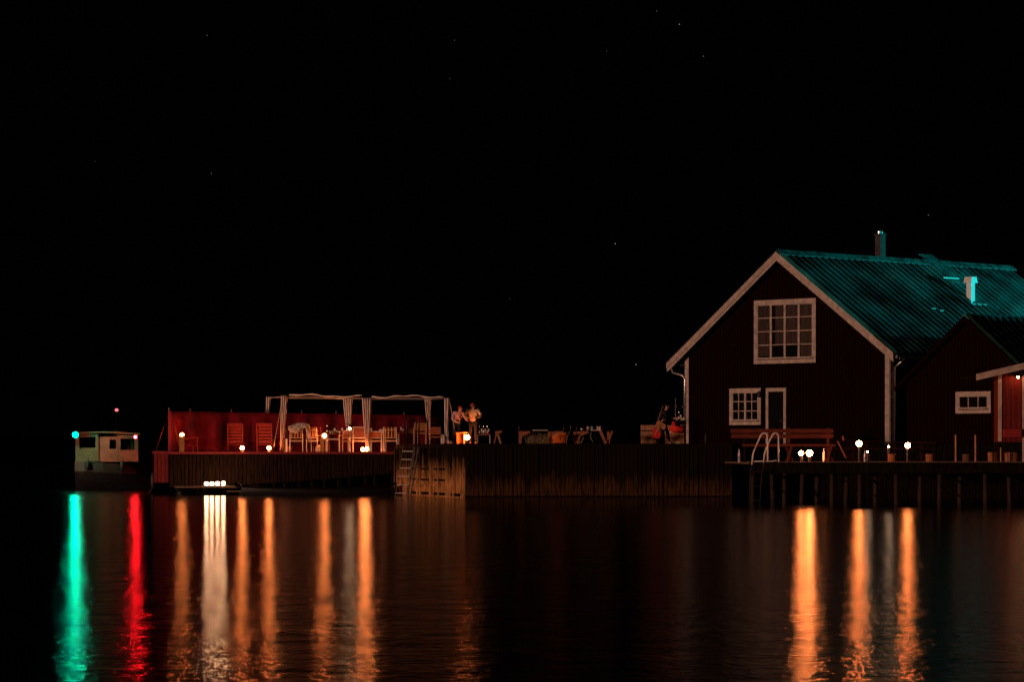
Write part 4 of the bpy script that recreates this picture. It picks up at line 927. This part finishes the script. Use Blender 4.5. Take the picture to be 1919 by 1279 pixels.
# ================================================================ bar shelf, bottles and small stand near the two people
bs = thing('bar_shelf', 'small white-legged side shelf crowded with bottles beside the pale yellow shirt', 'table', (ax(907,120),120,QZ))
MB().b2((-.26,-.2,.33),(.24,.2,.36)).build('top', M_brown, bs)
for x in (-.24,.22):
    for y in (-.18,.18): MB().b2((x-.014,y-.014,0),(x+.014,y+.014,.327)).build('leg', M_frame, bs)
for i, px in enumerate((899,903,906.5,909.5,913,916)):
    ware('bottle' if i % 2 == 0 else 'wine', px, 120-.08*(i%3), QZ+.362, ['leftmost bottle on the small white-legged shelf','stemmed glass second from left on the small shelf','third item on the small shelf, a bottle','stemmed glass fourth from left on the small shelf','fifth item on the small shelf, a bottle beside the red can','rightmost stemmed glass on the small shelf'][i], 'bottles on the small shelf')
rc = thing('red_can', 'small red can among the bottles on the shelf', 'can', (ax(914.5,119.8),119.78,QZ+.362))
MB().lathe([(.035,.0),(.037,.09),(.033,.10)], (0,0,0), 10).build('can_body', M_redcap, rc); MB().lathe([(.030,.101),(.030,.104)], (0,0,0), 10).build('lid', M_metal, rc)
sh_ = thing('sideboard', 'orange-lit wooden side stand between the two people and the quay lantern', 'side table', (ax(863,129.0),129.0,QZ))
MB().b2((-.16,-.15,0),(-.06,.15,.47)).build('side_panel', M_oak, sh_); MB().b2((.12,-.15,0),(.18,.15,.47)).build('side_panel', M_oak, sh_); MB().b2((-.20,-.2,.472),(.30,.2,.50)).build('top', M_oak, sh_); MB().b2((-.06,.1,.05),(.12,.14,.47)).build('back_panel', M_brown, sh_)
# wooden wedge stand at 930-942
we = thing('tilted_bench', 'small bench with an orange tilted leg right of the bottle shelf', 'bench', (ax(933,118),118,QZ))
MB().prism([(-.12,.46),(.16,.50),(.12,.40),(-.02,.34),(-.10,.38)], (1,0,0),(0,0,1),(0,-.2,0),(0,.4,0)).build('seat', M_brown, we); MB().beam((.0,0,.36),(.11,0,.0), .3, .06, up=(1,0,0)).build('leg', M_oak, we)
MB().beam((-.06,.1,.36),(-.14,.1,.0), .05, .05, up=(1,0,0)).build('leg', M_brown, we)
# ================================================================ dim picnic tables in the middle of the quay
PY = 116.5
def rough_table(label, px0, px1, Y=PY):
    w = ax(px1,Y)-ax(px0,Y); t = thing('cable_drum_table', label, 'table', ((ax(px0,Y)+ax(px1,Y))/2,Y,QZ), 0, 'rough wooden tables on the quay')
    MB().b2((-w/2,-.35,.46),(w/2,.35,.50)).build('tabletop', M_tar, t)
    MB().b2((-w/2,-.10,0),(-w/2+.10,.05,.458)).build('leg', M_brown, t); MB().prism([(-w/2+.10,.14),(-w/2+.14,.28),(-w/2+.42,.40),(-w/2+.42,.455),(-w/2+.10,.455)], (1,0,0),(0,0,1),(0,-.30,0),(0,.04,0)).build('bracket', M_brown, t)
    MB().b2((w/2-.10,-.10,0),(w/2,.05,.458)).build('leg', M_brown, t); return t
rough_table('rough wooden table standing over the bundle of dried reeds', 972, 1032)
rough_table('rough wooden table over the glowing orange shell chair', 1033.5, 1080)
rough_table('rough wooden table carrying the turquoise and pink glasses', 1081, 1143)
for (a, b, lb, gm) in ((998,1026,'pale edge strip lit along the reed table',0),(1106,1126,'pale edge strip lit along the glass table',0)):
    o = MB().b2((ax(a,PY)-ax((a+b)/2,PY),-.012,0),(ax(b,PY)-ax((a+b)/2,PY),.012,.025)).build('edge_board', M_frame, None, (ax((a+b)/2,PY),PY-.37,QZ+.478)); tag(o, lb, 'board')
reed = MB()
for i in range(110):
    x = random.uniform(-.42,.36); y = random.uniform(-.2,.2); l_ = random.uniform(.18,.44); dx = random.gauss(0,.08)
    reed.tube([(x,y,0),(x+dx*.5,y,l_*.5),(x+dx+random.gauss(0,.02),y,l_)], [.004,.004,.002], 4)
o = reed.build('dried_reeds', M_reed, None, (ax(1008,PY-.1),PY-.1,QZ)); tag(o, 'tangled bundle of pale dried reeds under the left rough table', 'reeds', kind='stuff')
oc = thing('shell_chair', 'glowing orange shell chair with thin metal legs under the middle table', 'chair', (ax(1049,PY-.5),PY-.5,QZ))
gr = []
for i in range(13):
    u = i/12*2-1; gr.append([(u*(.24+.03*j/8), .10*u*u-.02*j, .02+ (.36-.12*u*u if u < 0 else .36)*j/8) for j in range(9)])
mb = MB(); mb.sheet(gr); o = mb.build('shell', M_orange, oc, smooth=True); o.modifiers.new('thickness','SOLIDIFY').thickness = .012
MB().box((.06,-.13,.37),(.34,.03,.03), Matrix.Rotation(-.06,3,'Y')).build('top_rim', M_oak, oc)
for a, b in (((-.02,-.16,.33),(-.12,-.18,.14)),((-.02,-.16,.33),(.10,-.18,.10))): MB().tube([a,b], .010, 6).build('wire_brace', M_brown, oc)
MB().tube([(.36,-.1,.44),(.27,-.1,.28),(.24,-.1,0)], .012, 6).build('leg', M_reed, oc); MB().tube([(-.2,.2,.1),(-.24,.2,0)], .012, 6).build('leg', M_reed, oc)
for (px, m_, lb) in ((1090,M_glassy,'low tilted pale glass at the left of the turquoise one'),(1101.5,M_pink,'square pinkish glass left of the turquoise glass'),(1109,M_turq,'turquoise glass on the right rough table'),(1120,M_pink,'pinkish glass right of the turquoise glass'),(1123.5,M_glassy,'pale slanted glass at the far right of the glasses')):
    h_ = .06 if px == 1090 else .13; o = MB().lathe([(.045,0),(.058,h_),(.053,h_),(.04,.01)], (0,0,0), 10).build('tumbler', m_, None, (ax(px,PY),PY-.2,QZ+.502), smooth=True); o.rotation_euler = (0, .12, 0); tag(o, lb, 'glass', 'glasses on the right rough table')
for (px, h_, lb) in ((972.5,.16,'dim purplish bottle at the left end of the reed table'),(1056,.12,'dim small bottle leaning on the middle rough table'),(1069.5,.2,'thin dim bottle standing on the middle rough table'),(1081,.12,'dim purplish bottle where the middle and right tables meet')):
    o = MB().lathe([(.03,0),(.03,h_*.6),(.012,h_*.8),(.012,h_)], (0,0,0), 8).build('small_bottle', M_bottle, None, (ax(px,PY),PY-.1,QZ+.502 if px > 980 else QZ+.502), smooth=True); tag(o, lb, 'bottle')
lg = thing('trestle', 'splayed brown trestle leaning at the right end of the rough tables', 'trestle', (ax(1132,PY-.4),PY-.5,QZ))
MB().beam((-.14,0,.47),(.06,0,0), .10, .07, up=(0,1,0)).build('leg', M_brown, lg); MB().beam((.30,.1,.47),(.12,.1,0), .07, .06, up=(0,1,0)).build('leg', M_brown, lg)
ch2 = thing('folding_stool', 'thin folding stool with crossed pale legs under the right rough table', 'stool', (ax(1100,PY-.3),PY-.3,QZ))
MB().tube([(-.22,0,.02),(-.12,0,.24)], .013, 6).build('leg', M_reed, ch2); MB().tube([(.16,0,.42),(.12,0,.24),(.22,0,.06)], .013, 6).build('leg', M_reed, ch2); MB().b2((-.15,-.1,.24),(.2,.1,.255)).build('seat', M_tar, ch2)
# ================================================================ crates by the walking person
def crate(label, px0, px1, pyt, Y, m=None):
    x0_, x1_ = ax(px0,Y), ax(px1,Y); h_ = at(0,pyt,Y).z-QZ; t = thing('slatted_crate', label, 'crate', ((x0_+x1_)/2,Y,QZ), 0); w = x1_-x0_
    mb = MB(); n_ = int(w/.055)
    for i in range(n_):
        x = -w/2+w*(i+.5)/n_; mb.b2((x-.022,-.01-random.random()*.01,0),(x+.022,.012,h_-random.random()*.02))
    mb.build('front_slats', m or M_plank, t); MB().b2((-w/2,.4,0),(w/2,.42,h_)).build('back_panel', M_tar, t)
    for s_ in (-1,1): MB().b2((s_*(w/2-.012)-.01,.013,0),(s_*(w/2-.012)+.01,.4,h_)).build('side_panel', M_plank, t)
    return t, w, h_
M_cr = mat('pale_orange_pine', (.62,.32,.17), .7, .5, 6, WV)
t, w, h_ = crate('tall slatted pine crate with a dark band, left of the walking person', 1201, 1236, 797, 119.5, M_cr); MB().b2((-w/2-.01,-.03,h_*.66),(w/2+.01,-.022,h_*.72)).build('dark_band', M_black, t)
t, w, h_ = crate('slatted pine crate with a pale rim, right of the walking person', 1246, 1282, 797, 119.6, M_cr); MB().b2((-w/2-.01,-.04,h_*.60),(w/2+.02,-.022,h_*.67)).build('rim', M_frame, t)
wb = thing('white_tray', 'low white tray on the quay below the right slatted crate', 'tray', (ax(1265,118.6),118.6,QZ)); MB().b2((-.18,-.1,0),(.16,.1,.04)).build('tray_base', M_paper, wb); MB().b2((-.18,-.11,.04),(-.15,.1,.09)).build('rim', M_paper, wb); MB().b2((-.15,-.11,.05),(.16,-.10,.085)).build('rim', M_paper, wb)
lump('red_coat', 'crumpled bright red coat thrown over the right slatted crate', 'coat', 1269, 119.4, QZ+.42, .26, .18, .15, M_redcap, 12)
lump('red_pillow', 'small dark red cushion just left of the bottles near the downpipe', 'cushion', 1263, 119.5, QZ+.68, .09, .1, .09, M_redbag, 14)
ps2 = thing('bar_counter', 'dark counter beside the boathouse downpipe carrying bottles', 'counter', (ax(1274,121),121,QZ)); MB().b2((-.3,-.2,.0),(.22,.2,.86)).build('counter_body', M_tar, ps2); MB().b2((-.34,-.24,.862),(.24,.24,.90)).build('counter_top', M_tar, ps2)
for i, (px, k_, lb) in enumerate(((1269,'glass','first pale glass on the counter by the downpipe'),(1272.5,'bottle','dark bottle standing between the glasses by the downpipe'),(1276,'wine','stemmed glass in the middle of the downpipe counter'),(1279,'cup','white cup near the right end of the downpipe counter'),(1282,'glass','last pale glass touching the downpipe'))): ware(k_, px, 120.9, QZ+.902, lb, 'drinks on the downpipe counter')
hc = thing('string_lights_pole', 'thin dark pole with two small unlit lamp heads by the boathouse downpipe', 'lamp post', (ax(1266,122),122,QZ))
MB().tube([(0,0,0),(0,0,1.75)], .018, 6).build('pole', M_black, hc); MB().tube([(0,0,1.45),(.34,0,1.45)], .012, 6).build('arm', M_black, hc)
for x in (.03, .30): MB().lathe([(.05,0),(.06,.03),(.03,.08)], (x,0,1.40), 10).build('lamp_head', M_metal, hc)
# ================================================================ jetty furniture
def picnic(label, X, Y, Z, L_, m, rz=0, tz=.78, tw=.72):
    t = thing('picnic_table', label, 'picnic table', (X,Y,Z), rz)
    for i in range(5): MB().b2((-L_/2,-tw/2+i*tw/5,tz-.045),(L_/2,-tw/2+(i+.93)*tw/5,tz)).build('top_board', m, t)
    for y in (-.72,.72): MB().b2((-L_/2+.1,y-.14,.42),(L_/2-.05,y+.14,.465)).build('seat_board', m, t)
    for x in (-L_/2+.5, L_/2-.5):
        MB().beam((x,-.25,tz-.05),(x,-.62,0), .045, .11, up=(1,0,0)).build('leg', m, t); MB().beam((x+.05,.25,tz-.05),(x+.05,.62,0), .045, .11, up=(1,0,0)).build('leg', m, t)
        MB().b2((x-.07,-.85,.34),(x-.025,.85,.415)).build('seat_bearer', m, t)
    return t
# wide red-brown picnic table with backrest-like upper boards left on the jetty
Yp = 105.6; bpx = lambda px: ax(px,Yp); xm = (bpx(1368)+bpx(1562))/2; LL = bpx(1562)-bpx(1368)
pt = thing('long_bench', 'long red-brown bench with two wide back boards behind the bathing ladder', 'bench', (xm, Yp, JZ)); zz = lambda py: at(0,py,Yp).z-JZ
M_bn = mat('red_brown_bench_boards', (.10,.012,.006), .7, .5, 3, (1,5,5), bump=.3)
def rounded(x0_, x1_, z0_, z1_, y0_, th, m, nm, par):
    r_ = (z1_-z0_)/2*.8; pr = [(x0_, z0_+r_),(x0_+r_*.5,z0_),(x1_-r_*.5,z0_),(x1_,z0_+r_),(x1_,z1_-r_),(x1_-r_*.5,z1_),(x0_+r_*.5,z1_),(x0_,z1_-r_)]
    return MB().prism(pr, (1,0,0),(0,0,1),(0,y0_,0),(0,th,0)).build(nm, m, par)
rounded(-LL/2, LL/2, zz(812), zz(804.5), .0, .045, M_bn, 'back_board', pt); rounded(-LL/2+.03, LL/2, zz(822), zz(814), -.01, .045, M_bn, 'back_board', pt)
MB().b2((bpx(1390)-xm,-.55,zz(837.5)),(LL/2,-.05,zz(833))).build('seat', M_bn, pt)
for px in (1478, 1552):
    x = bpx(px)-xm; MB().beam((x,.06,zz(803)),(x,.06,0), .09, .05, up=(0,1,0)).build('back_post', M_bn, pt)
    MB().beam((x+.05,-.50,zz(838)),(x-.12,-.55,0), .09, .05, up=(0,1,0)).build('leg', M_bn, pt); MB().beam((x-.12,-.05,zz(838)),(x+.10,-.52,.05), .05, .05, up=(0,1,0)).build('brace', M_bn, pt)
x = bpx(1395)-xm; MB().beam((x,.06,zz(803)),(x,.06,0), .09, .05, up=(0,1,0)).build('back_post', M_tar, pt)
M_dkw = mat('dark_stained_wood', (.022,.009,.006), .8, .4, 4, spec=.1)
picnic('dim picnic table behind the highest jetty lamp', ax(1606,108.5), 108.5, JZ, 1.5, M_dkw, .1, .72)
picnic('dim picnic table at the foot of the boathouse corner board', ax(1700,108.5), 108.5, JZ, 1.9, mat('dark_stained_wood', (.10,.035,.02), .7, .4, 4), -.05, .68)
lp_ = thing('leaning_plank', 'brown plank leaning left beside the highest jetty lamp', 'plank', (ax(1577,104.5),104.5,JZ))
MB().beam(at(1569,827,104.5)-Vector((ax(1577,104.5),104.5,JZ)), at(1585,859,104.5)-Vector((ax(1577,104.5),104.5,JZ)), .03, .10, up=(0,1,0)).build('board', M_brown, lp_)
MB().tube([at(1579,818,104.6)-Vector((ax(1577,104.5),104.5,JZ)), at(1581,826,104.6)-Vector((ax(1577,104.5),104.5,JZ))], .03, 6).build('peg', M_brown, lp_)
def stump(label, px0, px1, pyt, Y, m):
    a, b = ax(px0,Y), ax(px1,Y); h_ = at(0,pyt,Y).z-JZ; r_ = (b-a)/2; t = thing('bollard', label, 'bollard', ((a+b)/2,Y,JZ), 0, 'wooden mooring stumps')
    mb = MB(); n_ = 16
    for i in range(n_):
        t_ = 2*math.pi*i/n_; mb.beam((r_*.93*math.cos(t_),r_*.93*math.sin(t_),0),(r_*.93*math.cos(t_),r_*.93*math.sin(t_),h_-random.random()*.01), .035, .05, up=(math.cos(t_),math.sin(t_),.01))
    mb.lathe([(r_*.9,.0),(r_*.9,h_-.02)], (0,0,0), 16); mb.build('trunk', m, t); return t
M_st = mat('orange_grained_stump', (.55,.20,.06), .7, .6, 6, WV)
stump('short grained stump glowing orange at the foot of the boathouse corner', 1665, 1679, 851.5, 101.9, M_st)
stump('short orange stump midway between the last jetty lamp and the two thin poles', 1736, 1749, 851.5, 102.2, M_st)
stump('dim short stump between the two thin golden poles', 1805, 1817, 852, 102.4, mat('shade_toned_stump', (.22,.09,.05), .8, .6, 6, WV))  # darker copy of the stump wood, with shade put into its colour
for px, lb in ((1791,'thin golden pole left of the dim stump'),(1828,'thin golden pole right of the dim stump')):
    t = thing('thin_pole', lb, 'pole', (ax(px,101.5),101.5,JZ), 0, 'pair of thin poles'); h_ = at(0,816,101.5).z-JZ
    MB().tube([(0,0,0),(.004,0,h_*.5),(0,0,h_)], .028, 8).build('shaft', M_oak, t); MB().lathe([(.032,h_*.25),(.034,h_*.27),(.032,h_*.29)], (0,0,0), 8).build('knot', M_brown, t)
for px, w, lb in ((1861,.30,'wide slatted tub left of the kiosk corner board'),(1896,.42,'wide slatted tub below the kiosk shelf')):
    t = thing('slatted_tub', lb, 'tub', (ax(px,103.0),103.0,JZ), 0, 'slatted tubs by the kiosk'); mb = MB(); n_ = 18
    for i in range(n_):
        t_ = 2*math.pi*i/n_; mb.beam((w*.5*math.cos(t_),w*.5*math.sin(t_),0),(w*.53*math.cos(t_),w*.53*math.sin(t_),.33), .05, .02, up=(math.cos(t_),math.sin(t_),.01))
    mb.build('staves', M_brown, t); MB().lathe([(w*.54,.30),(w*.56,.32),(w*.54,.34)], (0,0,0), 20).build('rim', M_tar, t)
for px, yt, lb in ((1875.5,841,'slim golden stake directly under the kiosk corner board'),(1886,855,'short slim stake right of the golden stake')):
    t = thing('stake', lb, 'stake', (ax(px,101.6),101.6,JZ)); MB().tube([(0,0,0),(0,0,at(0,yt,101.6).z-JZ)], .022, 8).build('shaft', M_oak, t); MB().lathe([(.03,at(0,yt,101.6).z-JZ),(.01,at(0,yt,101.6).z-JZ+.03)], (0,0,0), 8).build('tip', M_oak, t)
for (px, pyt, m2, lb) in ((1544,841,M_paper,'clear bottle right of the lamp pair on the jetty'),(1621,845,M_foam,'clear bottle with bluish label below the highest jetty lamp'),(1385,842,M_foam,'blue labelled bottle left of the bathing ladder')):
    h_ = at(0,pyt,101.8).z-JZ; t = thing('water_bottle', lb, 'bottle', (ax(px,101.8),101.8,JZ)); 
    if px == 1385: t.location.x = ax(1385,102.5); t.location.y = 102.5
    MB().lathe([(.035,0),(.037,h_*.6),(.018,h_*.85),(.016,h_*.95)], (0,0,0), 12).build('bottle_body', M_glassy, t, smooth=True); MB().lathe([(.0385,h_*.2),(.0385,h_*.5)], (0,0,0), 12).build('bottle_label', m2, t); MB().lathe([(.018,h_*.951),(.018,h_)], (0,0,0), 8).build('cap', M_foam, t)
# water tap post at the quay end
tp = thing('shore_tap', 'dark post with a small hose and metal fittings at the end of the quay', 'tap', (ax(1322,113.4),113.4,QZ))
MB().tube([(0,0,0),(0,0,.32)], .025, 8).build('post', M_black, tp)
for z in (.06,.19,.30): MB().lathe([(.014,0),(.018,.012),(.014,.024)], (0,-.03,z), 8).build('fitting', M_metal, tp)
